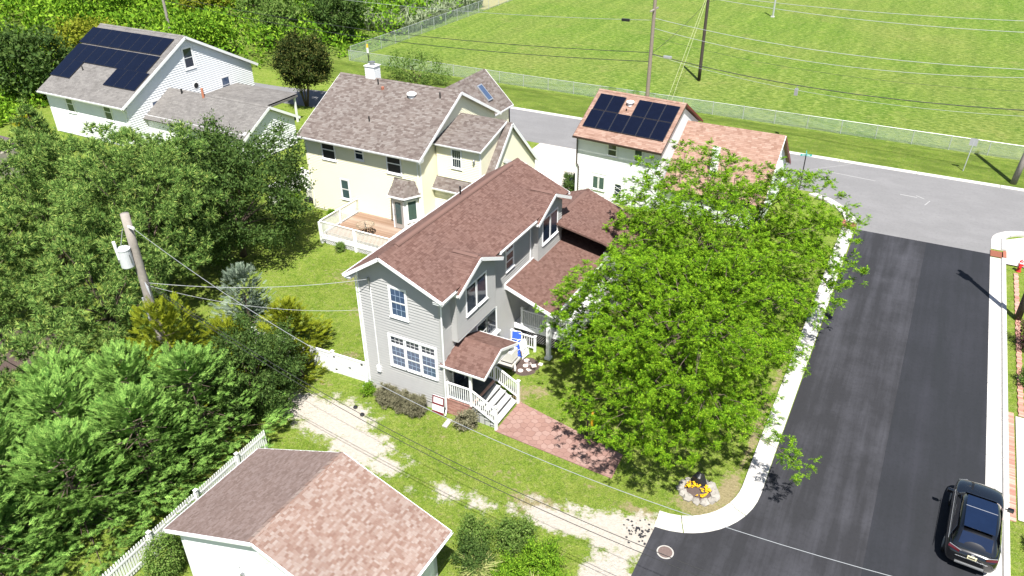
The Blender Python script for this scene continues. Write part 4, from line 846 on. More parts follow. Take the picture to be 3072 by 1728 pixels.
# ================================================================ GARAGE (foreground)
GA = thing('garage', (.83, -10.6, 0), 'foreground white garage with sun-faded pink shingle roof', 'garage')
g0, g1, gy0, gy1, grx, grz, gsl = -3.35, 5.0, -12.75, -8.5, .84, 4.52, .385
wl = [(0, 0), (g1-g0, 0), (g1-g0, 2.75), (grx-g0, 4.40), (0, 2.75)]
wall(GA, (g0, gy0, 0), X_, wl, .2, 'whiteside', -Y_); siding(GA, (g0, gy0, 0), X_, -Y_, wl, [(1.5, 2.9, 0, 2.35)], .1, .11, M['whiteside'], single=True)
wall(GA, (g1, gy0, 0), Y_, [(0, 0), (gy1-gy0, 0), (gy1-gy0, 2.85), (0, 2.85)], .2, 'whiteside', X_)
for k in range(9): MB().box((g1, gy0+.05+k*.47, .1), (g1+.02, gy0+.05+k*.47+.05, 2.75)).build('batten', M['whiteside'], GA)
wall(GA, (g0, gy0, 0), Y_, [(0, 0), (gy1-gy0, 0), (gy1-gy0, 2.85), (0, 2.85)], -.2, 'whiteside', -X_); wall(GA, (g0, gy1, 0), X_, wl, -.2, 'whiteside', -Y_)
roof(GA, [([(-3.88, -13.05, 2.72), (-3.88, -8.2, 2.72), (grx, -8.2, grz), (grx, -13.05, grz)], Y_)], 'shgrey2' if 'shgrey2' in M else 'shgarage', name='left_roof_slope', exp=.10, tab=.15) if 0 else None
shingle_mats('shgarage_shade', [(0, (0.139, 0.099, 0.085)), (.4, (0.173, 0.126, 0.112)), (.75, (0.201, 0.153, 0.139)), (1, (0.153, 0.109, 0.095))])  # garage shingles in darker tones: slope turned from the sun, shade in the colour
roof(GA, [([(-3.88, -13.05, 2.72), (-3.88, -8.2, 2.72), (grx, -8.2, grz), (grx, -13.05, grz)], Y_)], 'shgarage_shade', name='left_roof_slope', exp=.10, tab=.15, slab=.08)
roof(GA, [([(5.55, -13.05, 2.72), (5.55, -8.2, 2.72), (grx, -8.2, grz), (grx, -13.05, grz)], Y_)], 'shgarage', name='right_roof_slope', exp=.10, tab=.15, singles=300, slab=.08)
cap(GA, (grx-.05, -13.05, grz), (grx-.05, -8.2, grz), 'shgarage', .42, .025)
rake((-3.88, -13.06, 2.72), (grx, -13.06, grz), par=GA, h=.17); rake((grx, -13.06, grz), (5.55, -13.06, 2.72), par=GA, h=.17); rake((-3.88, -8.19, 2.72), (grx, -8.19, grz), par=GA, h=.12); rake((grx, -8.19, grz), (5.55, -8.19, 2.72), par=GA, h=.12)
gutter(GA, (-3.88, -13.05, 2.70), (-3.88, -8.2, 2.70), -X_, s=.07); gutter(GA, (5.55, -13.05, 2.70), (5.55, -8.2, 2.70), X_, s=.09)
MB().poly([(-3.88, -13.04, 2.6), (grx, -13.04, 4.4), (grx, -12.7, 4.4), (-3.88, -12.7, 2.6)]).poly([(5.55, -13.04, 2.6), (grx, -13.04, 4.4), (grx, -12.7, 4.4), (5.55, -12.7, 2.6)]).build('soffit', M['trim'], GA)
gd = MB().box((-1.75, -12.79, .05), (-.6, -12.755, 2.2)).build('door', M['white'], GA); MB().box((-1.83, -12.80, .05), (-1.755, -12.75, 2.3)).box((-.595, -12.80, .05), (-.52, -12.75, 2.3)).box((-1.83, -12.802, 2.21), (-.52, -12.75, 2.3)).build('door_frame', M['trim'], gd)
XF[0] = Matrix.Translation((.95, -12.77, 3.55)) @ Matrix.Rotation(R_(90), 4, 'X'); MB().lathe((0, 0, 0), [(.24, 0), (.24, .04), (.18, .05)], 20).build('round_vent', M['white'], GA); XF[0] = Matrix.Identity(4)
MB().box((-.42, -12.9, 1.75), (-.3, -12.76, 2.05)).build('wall_lamp', M['steel'], GA)
# brown shed at the far left edge
SH = thing('shed', (-49.5, 8.5, 0), 'small shed with plum brown roof at the left edge', 'shed')
MB().box((-54, 6, 0), (-47.2, 10.5, 2.4)).build('wall', M['wood'], SH)
shingle_mats('shplum', [(0, (.13, .09, .11)), (1, (.18, .13, .15))])
roof(SH, [([(-54.5, 5.5, 2.2), (-46.7, 5.5, 2.2), (-47.5, 8.3, 3.3), (-54.5, 8.3, 3.3)], X_), ([(-54.5, 11, 2.2), (-46.7, 11, 2.2), (-47.5, 8.3, 3.3), (-54.5, 8.3, 3.3)], X_)], 'shplum', exp=.2, tab=.5)
# ================================================================ FENCES
def chain(label, a, b, h, step=3.0):
    a, b = Vector((*a, 0)), Vector((*b, 0)); L = (b-a).length; d = (b-a)/L; f = thing('chain_link_fence', tuple(a.lerp(b, .5)), label, 'fence')
    n = round(L/step)
    for k in range(n+1): p = a + d*(L*k/n); MB().tube([p, p+Vector((0,0,h+.06))], .035, 6).build('fence_post', M['galv'], f)
    MB().tube([a+Vector((0,0,h)), b+Vector((0,0,h))], .028, 6).build('top_rail', M['galv'], f)
    sp = .085; m = int(L/sp); nn = d.cross(Vector((0,0,1))); s = np.arange(-int(h/sp)-1, m)*sp; V = []
    A, D = np.array(a), np.array(d); wv = .0075
    for sg in (1, -1):
        s0 = s if sg > 0 else s + h; s1 = s0 + sg*h
        c0, c1 = np.clip(s0, 0, L), np.clip(s1, 0, L)
        z0, z1 = np.abs(c0-s0)/h*h, h - np.abs(s1-c1)
        ok = z1 - z0 > .05
        p0 = A + c0[ok, None]*D + np.stack([0*z0[ok], 0*z0[ok], z0[ok]], 1); p1 = A + c1[ok, None]*D + np.stack([0*z1[ok], 0*z1[ok], z1[ok]], 1)
        V.append(np.stack([p0-D*wv, p0+D*wv, p1+D*wv, p1-D*wv], 1).reshape(-1, 3))
    V = np.concatenate(V); F = np.arange(len(V)).reshape(-1, 4)
    tag(link('wire_mesh', np_mesh('wire_mesh', V, F, M['galvnet'], 4), f), kind='stuff'); return f
M['galvnet'] = plain('fence_wire', (.36, .42, .38), .6, .15, 3)
chain('long chain-link fence between the street verge and the mown field', (-46, 50.6), (62, 50.4), 1.25)
chain('chain-link fence running away beside the thicket', (-46, 51.0), (-45.4, 118), 1.6)
pf = thing('privacy_fence', (-8.3, .12, 0), 'white vinyl privacy fence with gate joining the grey house', 'fence')
for k in range(50):
    x = -12.3 + k*.151; y = .0 + (x+9.4)*.045
    MB().box((x, y-.012, .1), (x+.147, y+.012, 1.2)).build('fence_board', M['pvc'], pf)
MB().bar((-12.3, -.13, 1.22), (-4.72, .21, 1.22), .07, .09).build('top_rail', M['pvc'], pf); MB().bar((-12.3, -.13, .08), (-4.72, .21, .08), .06, .14).build('bottom_rail', M['pvc'], pf)
for x in (-12.3, -9.6, -7.05, -4.85): post(pf, (x, (x+9.4)*.045), 0, 1.34, .13, True)
for (x, z) in ((-6.95, 1.05), (-5.2, 1.08), (-6.9, .25), (-6.0, .62)): MB().box((x-.06, (x+9.4)*.045-.05, z-.03), (x+.06, (x+9.4)*.045-.0, z+.03)).build('hinge', M['black'], pf)
pf2 = thing('privacy_fence', (-24, 17.6, 0), 'white vinyl fence corner left of the cream house', 'fence')
for k in range(20): MB().box((-24.7+k*.15, 18.05, .05), (-24.553+k*.15, 18.08, 1.6)).build('fence_board', M['pvc'], pf2)
for k in range(26): MB().box((-24.75, 14.2+k*.15, .05), (-24.72, 14.347+k*.15, 1.6)).build('fence_board', M['pvc'], pf2)
post(pf2, (-24.74, 18.06), 0, 1.72, .13); MB().box((-24.7, 18.04, 1.55), (-21.7, 18.09, 1.66)).box((-24.77, 14.1, 1.55), (-24.70, 18.0, 1.66)).build('top_rail', M['pvc'], pf2)
pk = thing('picket_fence', (-5.75, -11, 0), 'white picket fence under the evergreens beside the garage', 'fence')
for k in range(86):
    y = -16.2 + k*.118; x = -5.62 - (y+13)*.045
    MB().prism([(x, y, .08), (x, y+.075, .08), (x, y+.075, 1.2), (x, y+.055, 1.27), (x, y+.02, 1.27), (x, y, 1.2)], (.022, 0, 0)).build('picket', M['pvc'], pk)
for z in (.3, 1.0): MB().bar((-5.455, -16.2, z), (-5.915, -6.1, z), .03, .09).build('rail', M['pvc'], pk)
for y in (-15.2, -12.75, -10.3, -7.9): post(pk, (-5.57-(y+13)*.045, y), 0, 1.34, .11)
# ================================================================ POLES AND WIRES
def pole(name, p, h, r0, r1, m, label, lean=(0, 0), fit=None):
    o = thing(name, (p[0], p[1], 0), label, 'utility pole')
    MB().tube([(p[0]+lean[0]*k/6, p[1]+lean[1]*k/6, h*k/6) for k in range(7)], [r0+(r1-r0)*k/6 for k in range(7)], 12).build('pole_shaft', M[m], o, smooth=True); return o
M['acgrey0'] = plain('pale_grey_enamel', (.52, .53, .54), .5, .12, 5, dirt=.2)
def transformer(par, c, r=.26, h=.75):
    t = MB().lathe(c, [(r*.9, 0), (r, .04), (r, h-.06), (r*1.06, h-.05), (r*1.06, h), (r*.8, h+.05)], 20).build('transformer', M['acgrey0'], par, smooth=False)
    for a in (0, 2, 4): MB().tube([(c[0]+r*1.02*math.cos(a), c[1]+r*1.02*math.sin(a), c[2]+h*.75), (c[0]+r*1.15*math.cos(a), c[1]+r*1.15*math.sin(a), c[2]+h*.3)], .02, 6).build('bushing', M['steel'], t)
    MB().tube([(c[0]-.1, c[1]-.25, c[2]+h*.5), (c[0]-.12, c[1]-.3, c[2]+h+.45)], .06, 8).build('lightning_arrester', M['white'], par)
    MB().tube([(c[0]-.25, c[1]-.12, c[2]+h*.6), (c[0]-.3, c[1]-.15, c[2]+h+.35)], .05, 8).build('fuse_cutout', M['white'], par)
PX5 = pole('utility_pole', (-13.4, -4.9), 10.0, .23, .19, 'wood', 'weathered utility pole with white transformer rising from the evergreens')
transformer(PX5, (-13.55, -5.35, 7.45), .29, .95); MB().tube([(-13.2, -5.02, 9.45), (-12.85, -5.04, 9.45)], [.05, .08], 10).build('insulator', M['white'], PX5)
MB().tube([(-13.55, -5.1, 9.3), (-13.6, -5.4, 8.5)], .015, 5).build('lead_wire', M['wire'], PX5); MB().tube([(-13.58, -5.05, 4.2), (-13.6, -5.08, 5.6)], .05, 6).build('riser_pipe', M['galv'], PX5)
for k in range(5): MB().tube([(-13.3, -4.98, 6.6-k*.05), (-13.05, -5.0, 6.3-k*.12), (-13.1, -4.9, 5.8-k*.1)], .02, 5).build('cable_loop', M['wire'], PX5)
P1 = pole('utility_pole', (-6.7, 47.2), 13.0, .2, .15, 'barkgrey', 'pale grey utility pole behind the solar-roofed white house')
for z in (11.9, 10.0): MB().box((-6.78, 46.2, z), (-6.62, 48.2, z+.11)).build('crossarm', M['wood'], P1)
P2 = pole('utility_pole', (-5.54, 61.3), 11.5, .19, .15, 'wooddark', 'dark slim utility pole standing in the mown field')
P3 = pole('utility_pole', (24.9, 44.6), 13.0, .24, .18, 'wood', 'brown utility pole on the verge at the right edge', (1.0, .2))
P4 = pole('utility_pole', (-72, 46.5), 12.0, .2, .15, 'wood', 'distant utility pole rising out of the thicket')
P6 = pole('utility_pole', (24.85, 22.4), 11.0, .19, .15, 'wooddark', 'dark utility pole with a yellow band beside the right pavement'); transformer(P6, (24.55, 22.75, 8.2), .28, .9)
MB().tube([(24.85, 22.4, 1.9), (24.85, 22.4, 2.3)], .2, 12).build('yellow_band', M['yellow'], P6)
M['guy'] = plain('guy_cover', (.42, .42, .26), .6, 0)
def wire(a, b, sag, r, m, label, n=36):
    a, b = Vector(a), Vector(b); g = MB(); g.tube([a.lerp(b, k/n) - Vector((0, 0, 4*sag*(k/n)*(1-k/n))) for k in range(n+1)], r, 5)
    return tag(g.build('power_line', M[m]), label, 'wire', 'overhead power lines')
wire((-12.85, -5.04, 9.45), (26.2, -8.2, 9.5), 3.2, .011, 'wire', 'pale wire sagging from the transformer pole across the sandy drive')
wire((-13.1, -5.0, 6.6), (26, -8.2, 6.6), 2.35, .013, 'wireblk', 'upper of two dark cables sagging low over the garage roof')
wire((-13.1, -5.0, 6.45), (26, -8.3, 6.5), 2.5, .013, 'wireblk', 'lower of two dark cables sagging low over the garage roof')
wire((-13.1, -4.95, 6.5), (-3.88, -.22, 6.72), .35, .012, 'wire', 'twisted service drop from the transformer pole to the grey house')
wire((-13.1, -4.9, 6.3), (-4.65, -.05, 4.7), .5, .008, 'wire', 'thin phone wire reaching the corner of the grey house')
for k, (z0, z1, sg, r, m, lb) in enumerate(((6.05, 5.95, .9, .035, 'wireblk', 'thick black cable from the grey pole to the right edge of the field'), (6.0, 5.5, 1.1, .012, 'wire', 'thin pale wire just under the thick black cable at right'),
        (9.3, 9.0, .9, .02, 'wire', 'white wire crossing the middle of the field at right'), (8.4, 8.5, 1.2, .018, 'wire', 'dashed-looking wire crossing the field below the middle white wire'), (11.95, 11.6, .7, .018, 'wire', 'second white wire from the top over the field'), (12.0, 12.4, .5, .018, 'wire', 'topmost white wire over the field'), (7.6, 7.4, 1.0, .012, 'wireblk', 'thin dark wire over the mown stripes'))):
    wire((-6.7, 47.2, z0), (25.6, 44.7, z1), sg, r, m, lb)
for (z0, z1, sg, r, m, lb) in ((6.15, 6.3, 1.2, .03, 'wireblk', 'upper black cable running left from the grey pole over the fence'), (5.3, 5.6, 1.3, .032, 'wireblk', 'lower black cable running left from the grey pole over the fence'), (9.1, 9.3, 1.2, .016, 'wire', 'pale wire running left from the grey pole above the black cables'), (11.9, 11.0, 1.0, .014, 'wire', 'topmost pale wire running left from the grey pole')):
    wire((-6.7, 47.2, z0), (-72, 46.5, z1), sg, r, m, lb)
wire((-5.54, 61.3, 9.8), (-5.0, 46.5, .1), .0, .014, 'guy', 'left pale guy wire of the dark field pole'); wire((-5.54, 61.3, 9.2), (-4.6, 46.9, .1), .0, .014, 'guy', 'right pale guy wire of the dark field pole')
wire((-6.7, 47.2, 6.0), (-5.54, 61.3, 8.6), .3, .02, 'wireblk', 'short dark wire linking the grey and the dark pole'); wire((-5.54, 61.3, 8.4), (6, 110, 9.0), .8, .018, 'wireblk', 'dark wire running away over the field from the dark pole')
for (p, lb) in (((-9.4, 47.15, 8.9), 'black splice box on the cables left of the grey pole'), ((-5.0, 47.1, 5.95), 'pale splice box just right of the grey pole')):
    g = MB().box((p[0]-.4, p[1]-.1, p[2]-.14), (p[0]+.4, p[1]+.1, p[2]+.1)); tag(g.build('splice_box', M['black' if p[0] < -6 else 'alu'], None, bevel=.03), lb, 'cable box')
tb_ = thing('hanging_terminal', (7.1, 46.1, 4.3), 'grey terminal box hanging from the cable over the field', 'cable box'); MB().box((6.95, 46.0, 4.25), (7.25, 46.2, 4.85)).build('housing', M['alu'], tb_, bevel=.02); MB().tube([(7.1, 46.1, 4.85), (7.1, 46.15, 5.15)], .03, 6).build('hanger', M['steel'], tb_)
# small posts
ps = thing('field_post', (-5.34, 97.9, 0), 'grey metal post far out in the field', 'post'); MB().tube([(-5.34, 97.9, 0), (-5.34, 97.9, 6)], .14, 8).build('shaft', M['galv'], ps); MB().box((-5.6, 97.7, 0), (-5.1, 98.1, .15)).build('footing', M['conc'], ps)
pm = thing('marker_post', (-42.5, 51.0, 0), 'yellow and white topped marker post by the fence corner', 'post'); MB().tube([(-42.5, 49.9, 0), (-42.5, 49.9, 1.5)], .05, 6).build('shaft', M['black'], pm); MB().tube([(-42.5, 49.9, 1.5), (-42.5, 49.9, 2.1)], .13, 8).build('white_band', M['white'], pm); MB().tube([(-42.5, 49.9, 2.1), (-42.5, 49.9, 2.5)], [.13, .09], 8).build('yellow_cap', M['yellow'], pm)
ss = thing('street_sign', (10.1, 35.9, 0), 'black post with crossed teal street name blades at the corner', 'street sign'); MB().tube([(10.1, 35.9, 0), (10.1, 35.9, 2.75)], .045, 8).build('post', M['black'], ss)
for k, a in enumerate((.25, 1.75)):
    XF[0] = Matrix.Translation((10.1, 35.9, 2.72+k*.16)) @ Matrix.Rotation(a, 4, 'Z'); b_ = MB().box((-.42, -.02, 0), (.42, .02, .15)).build('name_blade', M['teal'], ss); MB().box((-.30, -.024, .06), (.30, .024, .09)).build('lettering', M['white'], b_)
XF[0] = Matrix.Identity(4)
ls = thing('speed_sign', (21.3, 45.7, 0), 'back of a small square sign on a leaning steel post by the fence', 'street sign'); MB().tube([(21.3, 45.7, 0), (21.45, 45.75, 2.75)], .04, 8).build('post', M['galv'], ls); MB().box((21.15, 45.72, 2.2), (21.72, 45.75, 2.8)).build('sign_plate', M['alu'], ls)
# hydrant
hy = thing('fire_hydrant', (25.0, 28.85, 0), 'red fire hydrant with white bonnet band on the grass strip', 'hydrant')
MB().lathe((25, 28.85, .0), [(.16, 0), (.16, .05), (.11, .06), (.11, .5), (.14, .51), (.14, .56), (.115, .57), (.115, .6)], 14).build('barrel', M['red'], hy, smooth=False)
MB().lathe((25, 28.85, .6), [(.13, 0), (.125, .07), (.11, .08)], 14).build('band', M['white'], hy); MB().lathe((25, 28.85, .68), [(.115, 0), (.1, .07), (.05, .12), (.03, .125), (.03, .17)], 14).build('bonnet', M['red'], hy)
for s in (-1, 1): MB().tube([(25, 28.85, .45), (25+s*.19, 28.85, .45)], [.06, .065], 10).build('nozzle', M['red' if s > 0 else 'alu'], hy)
MB().tube([(25, 28.85, .42), (25, 28.62, .42)], [.075, .08], 10).build('nozzle', M['red'], hy)
# lamp post in the yard with yellow pendant
lp = thing('lamp_post', (6.85, 1.5, 0), 'black yard lamp post with a hanging yellow banner under the tree', 'lamp post')
MB().tube([(6.85, 1.5, 0), (6.85, 1.5, 1.95)], .045, 8).build('post', M['black'], lp); MB().lathe((6.85, 1.5, 1.95), [(.05, 0), (.13, .06), (.16, .3), (.17, .32), (.05, .46), (.02, .52)], 6).build('lantern', M['black'], lp)
MB().tube([(6.85, 1.5, 1.7), (7.08, 1.56, 1.72)], .015, 5).build('hook', M['black'], lp)
g = MB(); pr = [(.05+.05*math.sin(math.pi*k/8)) for k in range(9)]; g.tube([(7.05, 1.55, .75+.95*k/8) for k in range(9)], [.02, .06, .075, .08, .08, .08, .075, .07, .05], 8); g.build('yellow_banner', M['yellow'], lp)
# ================================================================ CAR
def car():
    c = thing('parked_car', (22.9, 3.55, 0), 'black sport utility vehicle parked facing away against the right kerb', 'car', rotz=0)
    XF[0] = Matrix.Translation((22.9, 3.55, 0)) @ Matrix.Rotation(R_(-3.0), 4, 'Z')
    t = NT('black_car_paint'); t.col((.003, .0033, .0045)); sset(t.p, 'Roughness', .2); sset(t.p, 'Coat Weight', 1.0); sset(t.p, 'Coat Roughness', .02); sset(t.p, 'Specular IOR Level', .6); paint = t.m; M['carpaint'] = paint
    # body lofted along y (front +y); each section: list of (x, z) for the half profile
    ys = [-2.32, -2.22, -2.0, -1.5, -.9, 0, .6, 1.1, 1.6, 2.05, 2.28, 2.36]
    W_ = [.70, .84, .91, .945, .95, .95, .95, .945, .93, .88, .74, .60]; ZT = [.80, .98, 1.06, 1.08, 1.08, 1.06, 1.05, 1.04, 1.01, .93, .80, .68]; ZB = [.42, .32, .26, .24, .22, .22, .22, .22, .24, .27, .33, .42]
    V = []; F = []; n = 9
    for y, w, zt, zb in zip(ys, W_, ZT, ZB):
        half = [(0, zb), (w*.82, zb), (w*.96, zb+.10), (w, zb+.3), (w*.995, zt-.22), (w*.95, zt-.06), (w*.86, zt), (w*.5, zt+.03), (0, zt+.045)]
        ring = half + [(-x, z) for x, z in half[-2:0:-1]]
        V += [(x, y, z) for x, z in ring]
    m = 16
    for i in range(len(ys)-1):
        for j in range(m): q = (j+1) % m; F.append((i*m+j, (i+1)*m+j, (i+1)*m+q, i*m+q))
    F.append(tuple(range(m))); F.append(tuple((len(ys)-1)*m+j for j in range(m-1, -1, -1)))
    g = MB(); g.v = V; g.f = F; b = g.build('body', paint, c, smooth=True); md = b.modifiers.new('s', 'SUBSURF'); md.levels = 1; md.render_levels = 2
    # cabin
    cs = [(-2.16, .66, 1.04, .58), (-1.95, .74, 1.30, .56), (-1.6, .78, 1.55, .56), (-1.0, .80, 1.655, .58), (-.3, .80, 1.68, .58), (.35, .79, 1.62, .56), (.75, .77, 1.42, .58), (1.2, .72, 1.06, .56)]
    V = []; F = []
    for y, w, zt, tw in cs:
        half = [(0, .98), (w+.07, .98), (w+.04, .98+(zt-.98)*.45), (tw+.10, zt-.09), (tw, zt-.02), (0, zt+.015)]
        ring = half + [(-x, z) for x, z in half[-2:0:-1]]; V += [(x, y, z) for x, z in ring]
    m = 10
    for i in range(len(cs)-1):
        for j in range(m): q = (j+1) % m; F.append((i*m+j, (i+1)*m+j, (i+1)*m+q, i*m+q))
    F.append(tuple(range(m))); F.append(tuple((len(cs)-1)*m+j for j in range(m-1, -1, -1)))
    g = MB(); g.v = V; g.f = F; cb = g.build('cabin', paint, c, smooth=True); md = cb.modifiers.new('s', 'SUBSURF'); md.levels = 1; md.render_levels = 2
    gl = plain('car_glass', (.008, .012, .022), .03, 0, spec=1.0, coat=.6)
    M['cargl'] = gl; M['cargl2'] = plain('panorama_glass', (.006, .013, .036), .05, .3, 1.5, spec=.5, coat=.2)
    def plate(name, pts, m, off=.012, th=.008, par=c):
        P = [Vector(p) for p in pts]; nn = (P[1]-P[0]).cross(P[2]-P[0]).normalized(); return MB().prism([p + nn*off for p in P], nn*th).build(name, M[m], par)
    plate('windscreen', [(-.60, 1.14, 1.12), (.60, 1.14, 1.12), (.56, .52, 1.58), (-.56, .52, 1.58)], 'cargl', .0)
    plate('rear_window', [(.56, -2.04, 1.20), (-.56, -2.04, 1.20), (-.52, -1.72, 1.56), (.52, -1.72, 1.56)], 'cargl2', .02)
    plate('sunroof', [(-.53, -1.58, 1.68), (.53, -1.58, 1.68), (.54, -.42, 1.70), (-.54, -.42, 1.70)], 'cargl2', .0)
    plate('sunroof', [(-.54, -.38, 1.70), (.54, -.38, 1.70), (.53, .30, 1.655), (-.53, .30, 1.655)], 'cargl2', .0)
    MB().box((-.55, -.415, 1.695), (.55, -.385, 1.712)).build('roof_bar', M['alu'], c)
    for s in (-1, 1):
        P = [(s*.87, 1.0, 1.10), (s*.885, -1.75, 1.12), (s*.735, -1.5, 1.52), (s*.735, .28, 1.54)]
        plate('side_window', P if s > 0 else P[::-1], 'cargl', .004); MB().bar((s*.90, 1.05, 1.09), (s*.90, -1.9, 1.11), .012, .02).build('window_trim', M['alu'], c)
        mr = MB(); mr.tube([(s*.9, .86, 1.10), (s*1.0, .84, 1.12)], .025, 6); mr.box((min(s*.98, s*1.2), .76, 1.06), (max(s*.98, s*1.2), .90, 1.21)); mr.build('wing_mirror', paint, c, bevel=.03)
        plate('tail_light', [(s*.45, -2.28, .93), (s*.84, -2.14, .95), (s*.82, -2.08, 1.05), (s*.45, -2.25, 1.02)] if s > 0 else [(s*.45, -2.25, 1.02), (s*.82, -2.08, 1.05), (s*.84, -2.14, .95), (s*.45, -2.28, .93)], 'tail', .02)
        MB().bar((s*.40, -2.28, 1.04), (s*.82, -2.1, 1.07), .02, .02).build('light_bar', M['alu'], c)
        plate('headlight', [(s*.5, 2.22, .80), (s*.8, 2.06, .82), (s*.82, 2.0, .93), (s*.5, 2.2, .9)][::s], 'alu', .02)
        for y in (-1.42, 1.42):
            wl = MB().tube([(s*.72, y, .36), (s*.945, y, .36)], .36, 24).build('wheel', M['black'], c); MB().tube([(s*.93, y, .36), (s*.955, y, .36)], [.24, .22], 18).build('rim', M['alu'], wl)
    MB().box((-.5, -2.345, .44), (.5, -2.30, .49)).build('bumper_trim', M['steel'], c); MB().bar((-.55, -2.34, .80), (.55, -2.34, .80), .015, .02).build('tailgate_trim', M['alu'], c)
    lpz = MB().box((-.16, -2.365, .84), (.16, -2.33, .98)).build('licence_plate', M['plate'], c); MB().box((-.12, -2.37, .885), (.12, -2.364, .935)).build('lettering', M['black'], lpz); MB().box((-.05, -2.34, 1.0), (.05, -2.30, 1.04)).build('emblem', M['alu'], c)
    XF[0] = Matrix.Identity(4)
M['tail'] = plain('tail_lamp', (.07, .006, .008), .1, 0, spec=.8)
M['plate'] = plain('licence_plate_cream', (.72, .66, .42), .5, .1, 8)
car()
# ================================================================ SMALL YARD THINGS
def acunit(x, y, z, label):
    a = thing('air_conditioner', (x, y, z), label, 'air conditioner'); w = .33
    M.setdefault('acgrey', plain('ac_panel', (.55, .54, .50), .5, .08, 4))
    MB().box((x-w, y-w, z+.03), (x+w, y+w, z+.72)).build('cabinet', M['acgrey'], a, bevel=.05); MB().box((x-w-.01, y-w-.01, z), (x+w+.01, y+w+.01, z+.03)).build('base', M['black'], a)
    for k in range(9):
        zz = z+.08+k*.068; MB().box((x-w-.008, y-w-.008, zz), (x+w+.008, y+w+.008, zz+.03)).build('louvre', M['acgrey'], a)
    MB().lathe((x, y, z+.72), [(.27, 0), (.27, .012), (.02, .015)], 20).build('fan_guard', M['steel'], a); return a
sl_ = MB().box((.30, 4.40, .18), (1.26, 5.46, .32)).build('equipment_slab', M['concold'], None, bevel=.02); tag(sl_, 'raised concrete slab under the air conditioner by the grey house', 'slab')
acunit(.82, 4.98, .32, 'beige air conditioner beside the entry porch of the grey house'); acunit(-22.6, 16.6, .3, 'grey air conditioner left of the cream house')
tag(MB().box((-23.1, 16.1, 0), (-22.1, 17.1, .3)).build('equipment_slab', M['dark']), 'dark plinth under the air conditioner of the cream house', 'slab')
def beach_chair(x, y, rz, tilt, label, fab):
    a = thing('beach_chair', (x, y, 0), label, 'chair', 'folded beach chairs'); XF[0] = Matrix.Translation((x, y, 0)) @ Matrix.Rotation(rz, 4, 'Z') @ Matrix.Rotation(tilt, 4, 'X')
    MB().tube([(-.28, 0, .02), (-.28, 0, 1.0), (-.2, 0, 1.06), (.2, 0, 1.06), (.28, 0, 1.0), (.28, 0, .02)], .016, 6).build('frame', M['pvc'], a)
    for k, (z0, z1) in enumerate(((.56, 1.0), (.34, .53), (.22, .30), (.10, .18))): MB().box((-.26, -.012-.02*k, z0), (.26, .008-.02*k, z1)).build('fabric', M[fab], a)
    MB().tube([(-.28, -.05, .05), (-.3, -.09, .6), (.3, -.09, .6), (.28, -.05, .05)], .014, 6).build('leg_frame', M['pvc'], a); MB().bar((-.33, -.07, .62), (-.33, -.07, .3), .03, .02).build('armrest', M['woodlight'], a); XF[0] = Matrix.Identity(4)
M['woodlight'] = plain('pale_wood', (.5, .33, .2), .6, .2, 8)
beach_chair(1.12, 5.75, R_(75), R_(-14), 'blue folded beach chair leaning by the air conditioner', 'blue'); beach_chair(1.30, 5.95, R_(82), R_(-12), 'white framed folded beach chair behind the blue one', 'pvc'); beach_chair(.45, 6.45, R_(10), R_(-10), 'blue and white folded beach chair against the small white rail', 'blue')
for k, (x, y, rr) in enumerate(((1.51,5.69,.16),(1.74,5.50,.14),(1.66,5.25,.15),(2.06,5.44,.18),(2.32,5.74,.16),(1.98,5.02,.17),(1.62,4.74,.15))):
    g = MB(); n = 9 if k in (0, 1, 2, 6) else 4; g.prism([(x+rr*math.cos(2*math.pi*j/n+k), y+rr*math.sin(2*math.pi*j/n+k), .0) for j in range(n)], (0, 0, .045))
    tag(g.build('stepping_stone', M['paleRock'], None, bevel=.012), ['round pink stepping stone nearest the house rail', 'small round stepping stone second from the rail', 'round stepping stone left in the mulch cluster', 'square pink stepping stone in the middle of the cluster', 'square stepping stone farthest right near the white column', 'square stepping stone near the lawn edge', 'round stepping stone closest to the entry steps'][k], 'stepping stone', 'stepping stones in the mulch')
go = thing('garden_ornament', (1.36, 4.62, 0), 'slender white bird garden ornament beside the mulch bed', 'ornament'); MB().lathe((1.36, 4.62, 0), [(.05, 0), (.07, .2), (.03, .38), (.02, .5)], 8).build('body', M['white'], go); MB().lathe((1.36, 4.62, .5), [(.02, 0), (.045, .05), (.01, .11)], 8).build('head', M['white'], go)
sg = thing('yard_sign', (-.35, -.14, 0), 'maroon and white estate agent sign leaning on the grey house corner', 'sign')
XF[0] = Matrix.Translation((-.36, -.22, 0)) @ Matrix.Rotation(R_(-8), 4, 'X')
MB().box((-.33, -.02, .02), (.33, .02, 1.0)).build('panel', M['white'], sg); g = MB()
for b_ in ((-.335, -.024, .56, -.27, -.02, 1.0), (.27, -.024, .56, .335, -.02, 1.0), (-.335, -.024, .93, .335, -.0201, 1.005), (-.335, -.024, .5, .335, -.0201, .6), (-.335, -.025, .0, .335, -.0201, .14)): g.box(b_[:3], b_[3:])
g.build('border', M['maroon'], sg); g = MB()
for k, w_ in enumerate((.18, .2, .15, .2)): g.box((-w_, -.024, .66+k*.065), (w_, -.0205, .675+k*.065))
g.build('lettering', M['maroon'], sg); XF[0] = Matrix.Identity(4)
tag(MB().prism([(.33, -.95, 0), (.60, -.95, 0), (.56, -.35, 0), (.30, -.35, 0)], (0, 0, .08)).build('splash_block', M['concold'], None, bevel=.01), 'pale concrete splash block below the front downspout', 'splash block')
